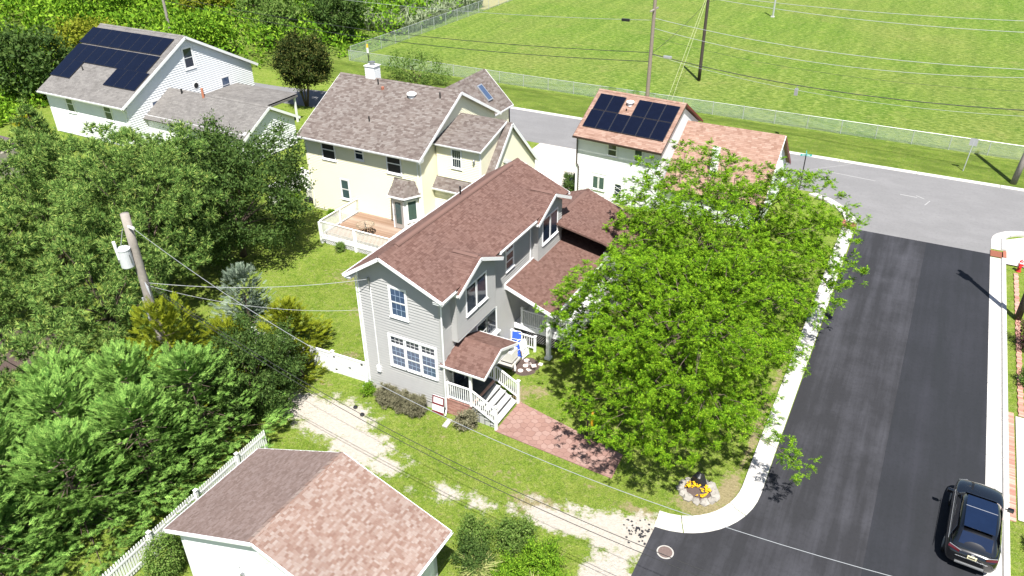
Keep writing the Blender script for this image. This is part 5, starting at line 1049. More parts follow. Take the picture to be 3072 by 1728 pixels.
for k, (x, y) in enumerate(((-4.25, -1.75), (-3.6, -2.05))):
    g = MB(); g.lathe((x, y, 0), [(.11, 0), (.12, .06), (.07, .12), (.02, .13)], 8); tag(g.build('rock', M['black']), ['left of two dark stones on the sand', 'right of two dark stones on the sand'][k], 'rock', 'dark stones on the sand')
# stone ringed flower bed
fb = thing('flower_bed', (12.45, .62, 0), 'ring of rough stones holding yellow flowers near the kerb corner', 'flower bed')
for k in range(13):
    a = 2*math.pi*k/13; cx, cy = 12.45+.74*math.cos(a), .62+.6*math.sin(a); r = random.uniform(.15, .24); g = MB()
    n = 6; pr = []
    g.lathe((cx, cy, -.03), [(r, 0), (r*1.12, r*.5), (r*.8, r*1.05), (r*.2, r*1.2)], 6); g.v = [(x+random.uniform(-.04, .04), y+random.uniform(-.04, .04), z+random.uniform(-.03, .03)) for x, y, z in g.v]; g.build('stone', M['stone'], fb)
g = MB(); g.lathe((12.45, .62, 0), [(.64, 0), (.6, .12), (.3, .17), (.05, .18)], 16); g.build('soil', M['mulch'], fb)
g = MB()
for k in range(150):
    a, r = random.uniform(0, 6.28), .56*math.sqrt(random.random()); x, y = 12.45+r*math.cos(a), .57+r*.8*math.sin(a)
    if math.sin(x*7)+math.cos(y*9) < -.2: continue
    z = .2+random.uniform(0, .12); s = random.uniform(.03, .055); g.lathe((x, y, z), [(s*.4, 0), (s, s*.4), (s*.3, s*.8)], 5)
M['flower'] = leafmat('yellow_flower', [(0, (.72, .36, .01)), (1, (.85, .55, .03))], .6, .2); tag(g.build('blossoms', M['flower'], fb), kind='stuff')
bo = MB().lathe((12.3, 1.12, 0), [(.3, 0), (.36, .15), (.22, .5), (.08, .62)], 7); bo.v = [(x+random.uniform(-.06, .06), y+random.uniform(-.06, .06), z) for x, y, z in bo.v]; tag(bo.build('boulder', M['black']), 'dark slate boulder behind the yellow flowers', 'rock')
# ================================================================ VEGETATION
def norm(a): return a / np.maximum(np.linalg.norm(a, axis=-1, keepdims=True), 1e-9)
def frames(d, roll=None, up=(0, 0, 1)):
    """columns x,y,z: y = d; z as near to up as possible, rolled"""
    d = norm(d); u = np.broadcast_to(np.array(up, float), d.shape); x = np.cross(d, u + 1e-3*RNG.normal(size=d.shape)); x = norm(x); z = np.cross(x, d)
    if roll is not None:
        c, s = np.cos(roll)[:, None], np.sin(roll)[:, None]; x, z = c*x + s*z, c*z - s*x
    return np.stack([x, d, z], 2)
def scat(T, TF, fr, sc, loc):
    A = fr * np.asarray(sc)[:, None, None]; V = np.einsum('nij,kj->nki', A, T) + loc[:, None, :]
    k = len(T); F = TF[None] + (np.arange(len(loc))*k)[:, None, None]; return V.reshape(-1, 3), F.reshape(-1, TF.shape[1])
def joinVF(L):
    Vs, Fs, o = [], [], 0
    for V, F in L: Vs.append(V); Fs.append(F + o); o += len(V)
    return np.concatenate(Vs), np.concatenate(Fs)
def quads(polys):
    T = np.array([p for q in polys for p in q], float); return T, np.arange(len(T)).reshape(-1, len(polys[0]))
# --- templates (axis +y, length 1)
def t_locust():
    q = []
    for k in range(5):
        t = .12 + .88*k/5
        for s in (-1, 1):
            L = .30*(1-.55*abs(t-.45)); z = -.22*t*t; q.append([(0, t-.03, z), (s*L, t+.10, z-.05), (s*L*.22, t+.16, z+.02)])
    return quads(q)
def t_leaf(n=7, seed=1, w=.42, spread=.9):
    r = np.random.default_rng(seed); q = []
    for k in range(n):
        d = norm(r.normal(size=3)+np.array([0, .5, .25])); o = r.normal(size=3)*.35*spread; x = norm(np.cross(d, r.normal(size=3))); L = r.uniform(.45, .75)
        a, b, c, e = o, o + d*L*.5 + x*w*L*.5, o + d*L, o + d*L*.5 - x*w*L*.5; q.append([tuple(a), tuple(b), tuple(c), tuple(e)])
    return quads(q)
def t_needle(n=14, seed=2, spread=1.2, w=.13):
    r = np.random.default_rng(seed); q = []
    for k in range(n):
        a = r.uniform(0, 6.28); t = spread*math.sqrt(r.uniform(.02, 1)); d = np.array([math.sin(t)*math.cos(a), math.cos(t), math.sin(t)*math.sin(a)]); x = norm(np.cross(d, r.normal(size=3))); L = r.uniform(.7, 1.05)
        q.append([tuple(-x*w*.5), tuple(x*w*.5), tuple(d*L)])
    return quads(q)
def t_spray(n=4, seed=3, w=.06, fan=.6):
    r = np.random.default_rng(seed); q = []
    def blade(a, d, L, w): 
        d = norm(np.array(d)); x = norm(np.cross(d, np.array([0, 0, 1.]))); a = np.array(a); q.append([tuple(a - x*w*.9), tuple(a + x*w*.9), tuple(a + d*L*.95)])
    blade((0, 0, 0), (0, 1, .05), 1.0, w)
    for k in range(n):
        t = .1 + .8*k/n
        for s in (-1, 1): L = fan*(1-.65*t)*r.uniform(.8, 1.15); blade((0, t, .02*r.normal()), (s*.8, .75, .12*r.normal()+.05), L, w*1.0); blade((s*L*.25, t+L*.25, .02), (s*.25, 1, .1), L*.55, w*.8)
    return quads(q)
def t_blade(n=9, seed=5, w=.03):
    r = np.random.default_rng(seed); q = []
    for k in range(n):
        a = r.uniform(0, 6.28); t = r.uniform(.1, .75); x = np.array([math.cos(a+1.57), math.sin(a+1.57), 0]); L = r.uniform(.6, 1)
        m = np.array([math.sin(t*.5)*math.cos(a), math.sin(t*.5)*math.sin(a), math.cos(t*.5)])*L*.6; e = np.array([math.sin(t)*math.cos(a), math.sin(t)*math.sin(a), math.cos(t)*.85])*L
        q.append([tuple(-x*w), tuple(x*w), tuple(m+x*w*.8), tuple(m-x*w*.8)]); q.append([tuple(m-x*w*.8), tuple(m+x*w*.8), tuple(e+x*.003), tuple(e-x*.003)])
    return quads(q)
TL, TLF = t_locust(); TB, TBF = t_leaf(6, 1, .5); TN, TNF = t_needle(); TS, TSF = t_spray(); TG, TGF = t_blade()
TB2, TBF2 = t_leaf(6, 8, .6, 1.1)
M['lf_locust'] = leafmat('locust_leaf', [(0, (.018, .068, .004)), (.35, (.055, .140, .006)), (.75, (.120, .240, .009)), (1, (.26, .39, .024))], .6, .10, .35)
M['lf_pine'] = leafmat('pine_needle', [(0, (.022, .062, .014)), (.45, (.095, .19, .04)), (.8, (.215, .34, .08)), (1, (.38, .44, .11))], .6, .08, .2)
M['lf_cyp'] = leafmat('cypress_spray', [(0, (.04, .105, .018)), (.45, (.12, .245, .045)), (1, (.26, .41, .09))], .6, .08, .2)
M['lf_gold'] = leafmat('golden_juniper', [(0, (.08, .115, .008)), (.5, (.15, .185, .012)), (1, (.25, .27, .022))], .6, .1, .2)
M['lf_blue'] = leafmat('blue_juniper', [(0, (.07, .11, .075)), (.5, (.16, .21, .15)), (1, (.27, .32, .24))], .6, .08, .1)
M['lf_dark'] = leafmat('dark_broadleaf', [(0, (.026, .055, .012)), (.5, (.05, .095, .02)), (1, (.095, .145, .035))], .6, .15, .2, .1)
M['lf_mid'] = leafmat('mid_broadleaf', [(0, (.055, .11, .02)), (.5, (.10, .175, .032)), (1, (.19, .26, .07))], .6, .18, .25)
M['lf_thick'] = leafmat('thicket_leaf', [(0, (.035, .105, .008)), (.5, (.11, .225, .015)), (1, (.225, .355, .03))], .6, .15, .3)
M['lf_yel'] = leafmat('yellow_bush', [(0, (.30, .28, .012)), (1, (.46, .40, .02))], .5, .25, .1)
M['lf_reed'] = leafmat('silver_reed', [(0, (.18, .24, .12)), (1, (.34, .38, .24))], .6, .2, .2)
M['lf_myrtle'] = leafmat('red_tipped_leaf', [(0, (.014, .03, .008)), (.7, (.042, .062, .014)), (1, (.13, .12, .03))], .6, .08, .2, .05)
M['lf_purple'] = leafmat('purple_leaf', [(0, (.03, .012, .016)), (1, (.09, .04, .045))], .6, .1, .2, .05)
M['lf_lav'] = leafmat('grey_shrub', [(0, (.12, .12, .07)), (1, (.24, .22, .14))], .7, .1, .2)
M['lf_orn'] = leafmat('striped_grass', [(0, (.20, .27, .07)), (1, (.42, .42, .17))], .5, .3, .1)
M['lf_grass'] = leafmat('lawn_blades', [(0, (.085, .16, .014)), (.5, (.165, .25, .024)), (1, (.27, .33, .06))], .7, .25, .3, .05)
def tree(name, base, label, cat='tree', group=None): return thing(name, (base[0], base[1], 0), label, cat, group)
def crown(par, L, mat, name='crown'):
    V, F = joinVF(L); return link(name, np_mesh(name, V, F, M[mat], F.shape[1]), par)
def dart(n, lo, hi, inside, dmin, tries=30):
    pts = np.zeros((0, 3)); 
    c = RNG.uniform(lo, hi, size=(n*tries, 3)); c = c[inside(c)]
    out = []
    for p in c:
        if len(out) >= n: break
        if not out or np.min(np.sum((np.array(out)-p)**2, 1)) > dmin*dmin: out.append(p)
    return np.array(out)
def limbs(par, base, targets, r0, mat, fork, rt=.012, name='trunk', twig=True, n=5):
    g = MB(); b = Vector((*base, 0)); f = Vector(fork); g.tube([b, b.lerp(f, .5)+Vector((.05, .04, 0)), f], [r0*1.25, r0, r0*.85], 10)
    for p in targets:
        p = Vector(p); d = p - f; m = f + d*.5 + Vector((0, 0, .12*d.length)); g.tube([f, f.lerp(m, .5)+Vector((RNG.normal()*.1, RNG.normal()*.1, .1)), m, p], [r0*.38, r0*.25, r0*.14, rt*.7], 5, False)
    return g.build(name, M[mat], par, smooth=True)
# --- honey locusts
def locust(base, cen, rad, n, label, dens=13, extra=()):
    o = tree('honey_locust', base, label); c, r = np.array(cen), np.array(rad)
    def ins(p):
        q = (p-c)/r; s = np.sum(q*q, 1); a = np.arctan2(q[:, 1], q[:, 0]); m_ = 1+.13*np.sin(3*a+cen[1])+.10*np.sin(7*a+2*q[:, 2]*4+1)
        return (s < m_*m_) & (s > .06) & (q[:, 2] > -.6)
    P = dart(n, c-r*1.15, c+r*1.15, ins, .95, 80)
    if len(extra): P = np.concatenate([P, np.array(extra, float)])
    tgt = P[RNG.choice(len(P), 34, False)]; limbs(o, base, tgt, .2, 'bark', (base[0], base[1], cen[2]-rad[2]*.55))
    # twigs to every clump
    g = MB()
    for p in P:
        t = tgt[np.argmin(np.sum((tgt-p)**2, 1))]; ax = np.array([base[0], base[1], p[2]-.6]); q = p*.55 + .45*(ax*.35 + t*.65)
        g.tube([tuple(q), tuple(p*.6+q*.4+np.array([0, 0, .12])), tuple(p)], [.018, .012, .006], 4, False)
    tag(g.build('twigs', M['bark'], o), kind='stuff')
    loc, dr, sc = [], [], []
    for p in P:
        R = RNG.uniform(.6, .95); ns = int(11*R/.75); out = norm((p-c)*np.array([1, 1, .25])); tl = RNG.uniform(.05, .35)
        a = RNG.uniform(0, 6.28, ns); rr = R*np.sqrt(RNG.uniform(.03, 1, ns)); off = np.stack([rr*np.cos(a), rr*np.sin(a), RNG.normal(size=ns)*.22], 1); off[:, 2] -= tl*(off[:, :2]@out[:2])
        for q in p + off:
            k = int(dens*RNG.uniform(.7, 1.3)); b = RNG.uniform(0, 6.28, k); d = np.stack([np.cos(b), np.sin(b), RNG.uniform(-.35, .75, k)], 1) + out*.35 + RNG.normal(size=(k, 3))*.2
            loc.append(q + RNG.normal(size=(k, 3))*.045); dr.append(d); sc.append(RNG.uniform(.15, .26, k))
    loc, dr, sc = np.concatenate(loc), np.concatenate(dr), np.concatenate(sc)
    crown(o, [scat(TL, TLF, frames(dr, RNG.normal(size=len(sc))*.5), sc, loc)], 'lf_locust'); return o
LA = locust((10.0, 5.2), (9.7, 5.0, 4.9), (5.3, 5.9, 3.4), 290, 'big bright green honey locust nearest the road corner in front of the grey house', extra=[(13.6, 3.0, 3.3), (14.3, 2.5, 3.1), (14.9, 2.1, 2.9), (15.5, 1.7, 2.7), (15.9, 1.4, 2.6), (3.4, 5.0, 3.2), (7.5, -.5, 3.1), (9.0, -.9, 3.3), (8.2, -.3, 2.7), (10.3, -1.0, 3.1), (6.5, .3, 3.0), (11.5, -.8, 3.0), (9.6, -.4, 2.4)])
LB = tree('honey_locust', (9.0, 14.6), 'second honey locust farther back merging with the first by the kerb')
MX = Matrix.Translation((9.0, 14.3, 0)) @ Matrix.Diagonal((1.04, 1.17, 1.10, 1)) @ Matrix.Rotation(R_(90), 4, 'Z') @ Matrix.Translation((-9.7, -5.0, 0))
for ch_ in list(LA.children):
    cp = link(ch_.name.split('.')[0], ch_.data, LB, MX)
    if 'kind' in ch_: cp['kind'] = ch_['kind']
# --- pines
def pine(base, H, R, label, nl=13, mat='lf_pine', dens=1.0, z0=.12):
    o = tree('pine_tree', base, label); g = MB(); b = Vector((*base, 0)); g.tube([b, b+Vector((0, 0, H*.5)), b+Vector((0, 0, H*.96))], [.24, .15, .03], 8)
    loc, dr = [], []
    for i in range(nl):
        z = H*(z0 + (1-z0)*i/nl); L = R*(1-(i/nl)**1.5)*RNG.uniform(.8, 1.1)+.25; nb = 7
        for j in range(nb):
            a = 6.283*(j+RNG.uniform(-.25, .25))/nb + i*1.3; Lb = L*RNG.uniform(.75, 1.12); h = np.array([math.cos(a), math.sin(a), 0]); rise = Lb*(.18+.25*i/nl)
            pt = lambda t: np.array([base[0], base[1], z]) + h*Lb*t + np.array([0, 0, rise*t*t - .06*Lb*t])
            g.tube([tuple(pt(0)), tuple(pt(.5)), tuple(pt(.9))], [.035, .02, .008], 4, False)
            m = int(44*Lb/2*dens)
            t = np.round(RNG.uniform(.3, 1.0, m)**.75*5)/5*.9+RNG.normal(size=m)*.05+.08; s = np.cross(h, [0, 0, 1]); sd = RNG.normal(size=m)*.30*Lb*(1.15-t)+RNG.normal(size=m)*.10
            q = np.array([pt(x) for x in t]) + s*sd[:, None] + np.array([0, 0, 1])*(RNG.normal(size=m)*.12)[:, None] + h*np.abs(sd)[:, None]*.3; loc.append(q)
            dr.append(h*.65 + s*(np.sign(sd)*.4)[:, None] + np.array([0, 0, .75]) + RNG.normal(size=(m, 3))*.3)
    k = 24; loc.append(np.array([base[0], base[1], H]) + RNG.normal(size=(k, 3))*np.array([.15, .15, .4])); dr.append(np.tile([0, 0, 1.], (k, 1)) + RNG.normal(size=(k, 3))*.4)
    g.build('trunk', M['bark'], o, smooth=True); loc, dr = np.concatenate(loc), np.concatenate(dr)
    crown(o, [scat(TN, TNF, frames(dr), RNG.uniform(.24, .42, len(loc)), loc)], mat); return o
PINES = [((-21.5, 1.2), 6.0, (4.6, 4.6, 4.7), 150, 'tallest rounded pine in the middle of the evergreen grove'), ((-29.8, .6), 5.2, (4.3, 4.3, 4.1), 125, 'pine at the left edge near the plum roofed shed'), ((-27.0, -6.2), 4.4, (4.3, 4.3, 3.7), 120, 'pine leaning over the mulch at the left edge'),
         ((-18.6, -4.0), 4.3, (3.5, 3.5, 3.5), 95, 'lower pine behind the transformer pole'), ((-17.2, -9.0), 2.4, (2.9, 2.9, 2.3), 60, 'short pine between the grove and the cypress hedge'), ((-26.0, 5.4), 4.4, (4.0, 3.6, 3.6), 100, 'pine at the back of the grove near the far white house')]
pine((-35.0, 4.4), 9.3, 2.4, 'slim young pine with upright tip near the far lawn', 13, dens=1.0)
# --- cypress / juniper (feathery sprays)
def conifer(name, base, H, R, nb, label, mat, sp=.42, ns=15, point=1.15, bark='bark', lift=.22, zb=.03, cat='tree', spiky=0):
    o = tree(name, base, label, cat); g = MB(); b = Vector((*base, 0)); g.tube([b, b+Vector((0, 0, H*.6))], [.14, .02], 7); loc, dr, sc = [], [], []
    h, a = [], []; pts = np.zeros((0, 3)); dm = 2.5*R*math.sqrt(1/nb)
    for _ in range(nb*14):
        hi, ai = RNG.random(), RNG.uniform(0, 6.283)
        if RNG.random() > (1-hi**point)+.35: continue
        q = np.array([R*(1-hi**point)*math.cos(ai), R*(1-hi**point)*math.sin(ai), H*hi])
        if len(pts) and np.min(np.sum((pts-q)**2, 1)) < dm*dm: continue
        pts = np.concatenate([pts, q[None]]); h.append(hi); a.append(ai)
        if len(h) >= nb: break
    for hi, ai in zip(h, a):
        z = H*(zb + (1-zb)*hi); rr = R*(1-hi**point)*(1+.14*math.sin(3*ai+hi*7+base[0])+.10*math.sin(5*ai-hi*11)+RNG.normal()*.08)+.06; rr *= 1.0 if RNG.random() < .72 else RNG.uniform(.45, .8); d = np.array([math.cos(ai), math.sin(ai), lift+hi*.8+RNG.normal()*.12]); d = d/np.linalg.norm(d)
        e = np.array([base[0], base[1], z]) + np.array([math.cos(ai), math.sin(ai), 0])*rr; L = RNG.uniform(.75, 1.25)*sp/.55*(1+spiky*RNG.random()**3)
        s = norm(np.cross(d, [0, 0, 1.]))
        t = np.linspace(-.8, .2, ns); sd = RNG.uniform(-1, 1, ns)*(.30-t*.22)
        loc.append(e + d*(t*L)[:, None] + s*(sd*L)[:, None] + RNG.normal(size=(ns, 3))*.05); dr.append(d + s*(sd*1.3)[:, None] + RNG.normal(size=(ns, 3))*.14); sc.append(sp*RNG.uniform(.6, 1.1, ns)*(1.05-.35*np.abs(sd)))
        if RNG.random() < .2: g.tube([(base[0], base[1], z*.9), tuple(e-d*.5)], [.03, .008], 4, False)
    k = 150; u = norm(RNG.normal(size=(k, 3))*np.array([1, 1, .6])+np.array([0, 0, .7])); loc.append(np.array([base[0], base[1], H*.80]) + u*np.array([R*.52, R*.52, H*.20])*RNG.uniform(.55, 1, (k, 1))); dr.append(u + np.array([0, 0, .5]) + RNG.normal(size=(k, 3))*.25); sc.append(sp*RNG.uniform(.7, 1.15, k))
    g.build('trunk', M[bark], o, smooth=True); loc, dr, sc = map(np.concatenate, (loc, dr, sc))
    crown(o, [scat(TS, TSF, frames(dr, RNG.normal(size=len(sc))*.35), sc, loc)], mat); return o
CYP = [(-9.2, -7.0, 5.3, 2.7, 'light green feathery cypress nearest the dark holly'), (-11.5, -8.5, 5.4, 2.8, 'light green cypress just below the golden juniper'), (-9.3, -10.0, 5.0, 2.7, 'light green cypress over the upper end of the picket fence'), (-12.3, -11.2, 5.3, 2.9, 'light green cypress in the middle of the hedge'), (-9.7, -13.0, 4.9, 2.8, 'light green cypress overhanging the picket fence at the garage corner'),
       (-12.9, -14.2, 5.1, 2.9, 'light green cypress at the bottom left edge of the picture'), (-10.6, -16.2, 4.5, 2.7, 'light green cypress cut by the bottom left corner'), (-14.8, -9.6, 4.5, 2.7, 'light green cypress at the back of the hedge by the short pine'), (-15.6, -13.0, 4.6, 2.8, 'light green cypress on the left edge above the bottom corner')]
for (cx_, cy_, ch_, cr_, lb_) in CYP: conifer('cypress_tree', (cx_+.25, cy_), ch_, cr_*1.08, 260, lb_, 'lf_cyp', point=2.0)
conifer('juniper_tree', (-12.2, -5.4), 5.9, 2.7, 240, 'golden green juniper at the foot of the transformer pole', 'lf_gold', .42, 9, 1.4)
conifer('juniper_tree', (-10.4, -3.4), 4.2, 2.0, 170, 'golden green juniper behind the dark holly', 'lf_gold', .42, 9, 1.6)
conifer('juniper_tree', (-10.3, .5), 3.1, 1.9, 150, 'golden green juniper spilling over the white vinyl fence', 'lf_gold', .40, 9, 1.6)
conifer('juniper_tree', (-8.4, -1.0), 2.0, 1.1, 60, 'low golden juniper in front of the white vinyl fence', 'lf_gold', .36, 8, 1.5)
conifer('juniper_tree', (-14.2, 1.3), 3.8, 1.8, 100, 'silvery blue juniper with a leaning spiky top beside the lawn', 'lf_blue', .42, 9, 1.3, spiky=.9)
# --- broadleaf trees and shrubs
def broad(name, base, cen, rad, n, leaf, label, mat, k=34, dmin=.7, R=.6, bark='bark', cat='tree', group=None, low=-.8, T=None, shell=.2, trunk=.18, stems=1, fork=None):
    o = tree(name, base, label, cat, group); c, r = np.array(cen, float), np.array(rad, float); T_, F_ = T or (TB, TBF)
    def ins(p): q = (p-c)/r; s = np.sum(q*q, 1)*(1+.25*np.sin(q[:, 0]*5+q[:, 1]*4)); return (s < 1) & (s > shell) & (q[:, 2] > low)
    P = dart(n, c-r, c+r, ins, dmin); tg = P[RNG.choice(len(P), min(len(P), 16), False)]
    if stems == 1: limbs(o, base, tg, trunk, bark, fork or (base[0], base[1], max(.15, cen[2]-rad[2]*.6)))
    else:
        g = MB()
        for s in range(stems): a = 6.283*s/stems; t = tg[s % len(tg)]; g.tube([(base[0]+.12*math.cos(a), base[1]+.12*math.sin(a), 0), (base[0]+.5*math.cos(a), base[1]+.5*math.sin(a), cen[2]*.45), (c[0]+r[0]*.5*math.cos(a), c[1]+r[1]*.5*math.sin(a), cen[2])], [trunk, trunk*.7, trunk*.3], 6)
        g.build('trunk', M[bark], o, smooth=True)
    m = len(P)*k; ctr = np.repeat(P, k, 0); off = norm(RNG.normal(size=(m, 3)))*(RNG.uniform(0, 1, (m, 1))**.5)*np.array([R, R, R*.75]); loc = ctr + off; d = norm(off)*.8 + norm(loc-c)*.5 + np.array([0, 0, .35]) + RNG.normal(size=(m, 3))*.4
    crown(o, [scat(T_, F_, frames(d, RNG.uniform(-3, 3, m)), leaf*RNG.uniform(.7, 1.25, m), loc)], mat); return o
for (bp_, cz_, rr_, n_, lb_) in PINES: broad('pine_tree', bp_, (bp_[0], bp_[1], cz_), rr_, int(n_*1.3), .32, lb_, 'lf_pine', 34, 1.08, .52, low=-.8, T=(TN, TNF), shell=.0, trunk=.2)
broad('oak_tree', (-20.8, 7.4), (-20.6, 7.2, 4.7), (4.6, 5.0, 4.3), 220, .34, 'big dark broadleaf tree at the back right of the grove by the cream house lawn', 'lf_dark', 26, .75, .75)
broad('oak_tree', (-26.4, 9.6), (-26.0, 9.0, 4.2), (4.2, 3.8, 3.2), 110, .34, 'grey green broadleaf tree in front of the far white house', 'lf_mid', 24, .75, .7)
broad('holly_tree', (-8.5, -4.0), (-8.6, -3.9, 2.3), (2.2, 2.6, 2.4), 150, .22, 'dense dark holly between the cypress hedge and the sandy drive', 'lf_dark', 30, .5, .48, low=-.95)
broad('holly_tree', (-11.6, -3.6), (-11.4, -3.6, 1.8), (1.7, 1.7, 1.9), 80, .22, 'dark shrub below the golden juniper by the pole', 'lf_dark', 26, .5, .45, low=-.95)
broad('crape_myrtle', (-38.7, 34.4), (-38.7, 34.4, 4.5), (2.7, 2.7, 2.6), 120, .42, 'vase shaped dark tree with reddish tips on the far drive', 'lf_myrtle', 26, .6, .55, stems=8, trunk=.07, low=-.75)
broad('loose_shrub', (-33.5, 46.6), (-33.5, 46.6, 1.6), (4.6, 1.6, 1.6), 60, .32, 'loose olive green shrub along the fence behind the cream house', 'lf_mid', 12, .6, .8, stems=6, trunk=.05, cat='shrub')
SHRUB = [((25.6, 19.2), 1.0, 'purple leaved shrub at the right edge by the dark pole', 'lf_purple'), ((25.35, 15.6), .6, 'green shrub on the right verge above the driveway apron', 'lf_mid'), ((25.5, 3.6), .6, 'green shrub on the right verge level with the car', 'lf_mid'), ((-23.2, 18.7), .75, 'yellow bush beside the cream house corner', 'lf_yel'), ((-58.0, 16.6), .8, 'yellow bush on the far left lawn', 'lf_yel'), ((-37.0, 27.6), .5, 'small yellow bush by the carport', 'lf_yel'), ((-5.9, 27.6), .75, 'dark round shrub at the corner of the solar-roofed house', 'lf_dark'),
         ((6.85, -5.75), .82, 'round dark green shrub at the sandy drive edge near the garage', 'lf_mid'), ((5.3, -6.4), .7, 'leafy shrub against the garage corner', 'lf_mid'), ((5.9, -7.4), .75, 'low dark shrub close to the garage wall', 'lf_dark'), ((8.3, -6.3), .8, 'bright leafy shrub right of the striped grasses', 'lf_thick'), ((7.6, -7.4), .7, 'bright leafy shrub between the striped grasses', 'lf_thick'), ((9.3, -7.2), .7, 'bright leafy shrub at the bottom edge by the asphalt', 'lf_thick'),
         ((1.35, -.42), .5, 'small dark shrub below the brick porch base', 'lf_lav'), ((-4.35, -.55), .35, 'little green plant at the left corner of the grey house', 'lf_thick'), ((2.05, 2.75), .3, 'small leafy plant beside the entry stair', 'lf_thick'), ((7.35, 1.75), .4, 'little flowering plant at the foot of the lamp post', 'lf_mid'), ((-23.4, 15.2), .55, 'tall weeds by the vinyl fence corner', 'lf_thick'), ((-15.5, 11.0), .35, 'white flowered weeds under the deck edge', 'lf_mid'), ((-19.6, 15.1), .3, 'small plant below the cream house window', 'lf_thick')]
for (p, r, lb, mt) in SHRUB: broad('shrub', p, (p[0], p[1], r*.85), (r, r, r*.95), int(46*r/.7)+8, .15 if r > .4 else .11, lb, mt, 15, r*.24, r*.36, cat='shrub', low=-.85, stems=4, trunk=.02, group='garden shrubs')
for k, (x, y, r) in enumerate(((-3.1, -.62, .48), (-2.25, -.7, .55), (-1.35, -.66, .5))):
    broad('lavender_shrub', (x, y), (x, y, .42), (r, .45, .48), 34, .17, ['left of three grey twiggy shrubs along the grey house wall', 'middle of three grey twiggy shrubs along the grey house wall', 'right of three grey twiggy shrubs along the grey house wall'][k], 'lf_lav', 22, .16, .2, cat='shrub', low=-.9, stems=6, trunk=.012, T=(TN, TNF))
for k, (x, y, s) in enumerate(((6.35, -7.75, 1.35), (8.75, -7.6, 1.35))):
    o = tree('ornamental_grass', (x, y), ['left striped ornamental grass clump at the bottom edge', 'right striped ornamental grass clump at the bottom edge'][k], 'grass', 'striped grass clumps'); m = 70; loc = np.stack([x+RNG.normal(size=m)*.16, y+RNG.normal(size=m)*.16, np.zeros(m)], 1); a = RNG.uniform(0, 6.28, m)
    fr = np.stack([np.stack([np.cos(a), np.sin(a), 0*a], 1), np.stack([-np.sin(a), np.cos(a), 0*a], 1), np.tile([0, 0, 1.], (m, 1))], 2); crown(o, [scat(TG*np.array([1, 1, 1]), TGF, fr, s*RNG.uniform(.6, 1.1, m), loc)], 'lf_orn', 'blades')
iv = tree('ivy_hedge', (-4.6, -12.9), 'glossy green ivy hedge between the picket fence and the garage', 'hedge'); L = []
for (cx, cy, cz, rx, ry, rz_, m) in ((-4.35, -13.2, .9, .55, .8, 1.25, 900), (-4.9, -11.0, .9, .5, 1.9, .7, 900), (-4.75, -8.9, .8, .45, 1.2, .6, 500)):
    p = norm(RNG.normal(size=(m, 3)))*RNG.uniform(.72, 1, (m, 1))*np.array([rx, ry, rz_]) + np.array([cx, cy, cz]); p = p[p[:, 2] > 0]; L.append(scat(TB2, TBF2, frames(norm(p-np.array([cx, cy, cz]))+RNG.normal(size=p.shape)*.4, RNG.uniform(-3, 3, len(p))), .16*RNG.uniform(.7, 1.2, len(p)), p))
crown(iv, L, 'lf_mid', 'foliage'); MB().tube([(-4.6, -12.9, 0), (-4.5, -12.6, 1.2)], .04, 6).build('stem', M['bark'], iv)
# --- thicket behind (reads as one mass)
def fbm(x, y, s, seed):
    r = np.random.default_rng(seed); v = 0*x
    for k in range(7): a = r.uniform(0, 6.28); f = s*1.55**k*r.uniform(.8, 1.2); v = v + np.sin((x*math.cos(a)+y*math.sin(a))*f + r.uniform(0, 6.28))/1.25**k
    return v/2.6
n = 24000; x = RNG.uniform(-185, -47.2, n*2); y = RNG.uniform(36, 150, n*2)
ok = ((y > 39.5) | (x < -62)) & ((y > 51) | (x < -47.5-(52-y)*.55)) & (y < 84 + np.maximum(0, -62-x)*1.3 + 3*np.sin(x)) & (y > 36+0*x)
x, y = x[ok][:n], y[ok][:n]; x2 = RNG.uniform(-120, -59.5, 9000); y2 = RNG.uniform(14, 40, 9000); ok = x2 < -60.5 - 2.2*np.sin(y2*.35) - np.maximum(0, 19-y2)*.4; x, y = np.concatenate([x, x2[ok]]), np.concatenate([y, y2[ok]])
hh = 2.9 + 1.5*fbm(x, y, .10, 1) + 1.0*fbm(x, y, .33, 2) + .8*np.abs(fbm(x, y, .9, 3)); edge = np.clip((y-39)/5, .25, 1)*np.clip((-46.5-x)/4, .35, 1); hh = np.maximum(.5, hh*edge)
z = hh*(1-RNG.uniform(0, 1, len(x))**2.2*.75); p = np.stack([x, y, z], 1)
dst = np.linalg.norm(p-np.array(CAM), axis=1); sc = RNG.uniform(.7, 1.3, len(x))*np.clip(dst/95, .8, 1.8)*.78
tone = fbm(x, y, .16, 9) + .3*RNG.normal(size=len(x)); th = []
V, F = scat(TB, TBF, frames(RNG.normal(size=(len(x), 3))*.8+np.array([.1, -.3, .8]), RNG.uniform(-3, 3, len(x))), sc, p)
ob = link('thicket', np_mesh('thicket', V, F, M['lf_thick'], 4)); tag(ob, 'dense bright green thicket of bushes behind the far white house', 'thicket', None, 'stuff')
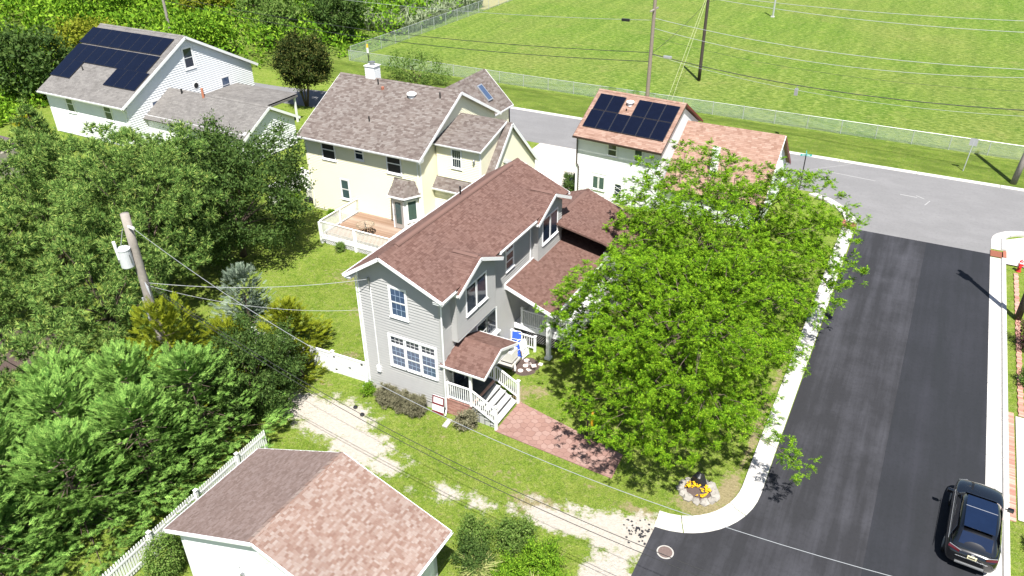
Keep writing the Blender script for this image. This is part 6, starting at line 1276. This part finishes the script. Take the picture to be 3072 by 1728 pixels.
TR = [((-53.5, 57.5), 6.5, 3.6, 'lf_dark', 'dark glossy tree at the fence corner of the thicket'), ((-58.5, 52.5), 5.0, 3.0, 'lf_mid', 'olive tree left of the dark tree at the fence corner'), ((-67.5, 60), 6.5, 4.2, 'lf_mid', 'olive green tree in the middle of the thicket'), ((-77, 57), 6.5, 3.8, 'lf_gold2', 'yellowish tree around the distant pole'), ((-66, 23), 7.0, 4.0, 'lf_dark', 'dark tree shading the far left lawn'), ((-70, 33), 5.5, 3.8, 'lf_gold2', 'yellow green bush behind the far white house corner'), ((-63.5, 44), 4.8, 3.2, 'lf_thick', 'bright green tree right behind the solar roof ridge'), ((-88, 48), 6.5, 4.5, 'lf_thick', 'bright tree at the upper left of the thicket'), ((-95, 66), 7.5, 5, 'lf_mid', 'tall tree at the top left edge'), ((-80, 74), 8, 5, 'lf_dark', 'dark tree at the top of the thicket')]
M['lf_gold2'] = leafmat('yellow_green_leaf', [(0, (.12, .16, .012)), (1, (.26, .27, .03))], .5, .25, .2)
for (p, H, r, mt, lb) in TR: broad('thicket_tree', p, (p[0], p[1], H*.58), (r, r, H*.45), 70, .75, lb, mt, 16, r*.26, r*.3, low=-.9, group='trees in the thicket')
rd = tree('reed_bed', (-53, 74), 'silvery green reeds beside the fence at the top', 'reeds'); m = 900; px_ = RNG.uniform(-62, -47.2, m); py_ = RNG.uniform(64, 86, m); loc = np.stack([px_, py_, np.zeros(m)], 1); a = RNG.uniform(0, 6.28, m)
fr = np.stack([np.stack([np.cos(a), np.sin(a), 0*a], 1), np.stack([-np.sin(a), np.cos(a), 0*a], 1), np.tile([0, 0, 1.], (m, 1))], 2); ob = crown(rd, [scat(TG, TGF, fr, 3.3*RNG.uniform(.7, 1.1, m), loc)], 'lf_reed', 'reeds')
# --- lawn blades near the camera
m = 100000; x = RNG.uniform(-16, 14, m); y = RNG.uniform(-7, 12, m)
inh = ((x > -4.75) & (y > -.1)) & ~((x > 2.6) & (y < 6.6) & (y > 2.5)) & ~((x > 3.8) & (y > 2.5))
onp = (x > 2.6) & (x < 8.95) & (y > -.45-.0*x) & (y < 2.6-.2*(x-2.8)); gar = (x < 5.2) & (y < -7.8); rd_ = ((x > 13.9) | ((x > 11.2) & (y < -1.3)))
rdc = ((x-11.4)/2.7)**2 + ((y-1.75)/3.1)**2 > 1; rd_ |= rdc & (x > 11.4) & (y < 1.75)
sd_ = blobs(x, y, SAND) + .35*fbm(x, y, 1.6, 4) + .12*RNG.normal(size=m); mu_ = blobs(x, y, MUL)
ok = ~inh & ~onp & ~gar & ~rd_ & (sd_ < .42) & (mu_ < .4) & ~((x > 9.4) & (y < -2.2)); x, y = x[ok], y[ok]
T3 = quads([[(-.012, 0, 0), (.012, 0, 0), (.02*math.cos(a)+.35*math.cos(a)*.5, .35*math.sin(a)*.5, 1)] for a in (0.3, 2.4, 4.4)]); a = RNG.uniform(0, 6.28, len(x))
fr = np.stack([np.stack([np.cos(a), np.sin(a), 0*a], 1), np.stack([-np.sin(a), np.cos(a), 0*a], 1), np.tile([0, 0, 1.], (len(x), 1))], 2)*np.array([3.2, 3.2, 1.])[None, None, :]
hz = .07*(1+.5*fbm(x, y, 1.1, 6)) + .015*RNG.random(len(x)); V, F = scat(T3[0], T3[1], fr, hz*1.0, np.stack([x, y, 0*x], 1))
tag(link('grass', np_mesh('grass', V, F, M['lf_grass'], 3)), 'short lawn grass around the grey house', 'grass', None, 'stuff')
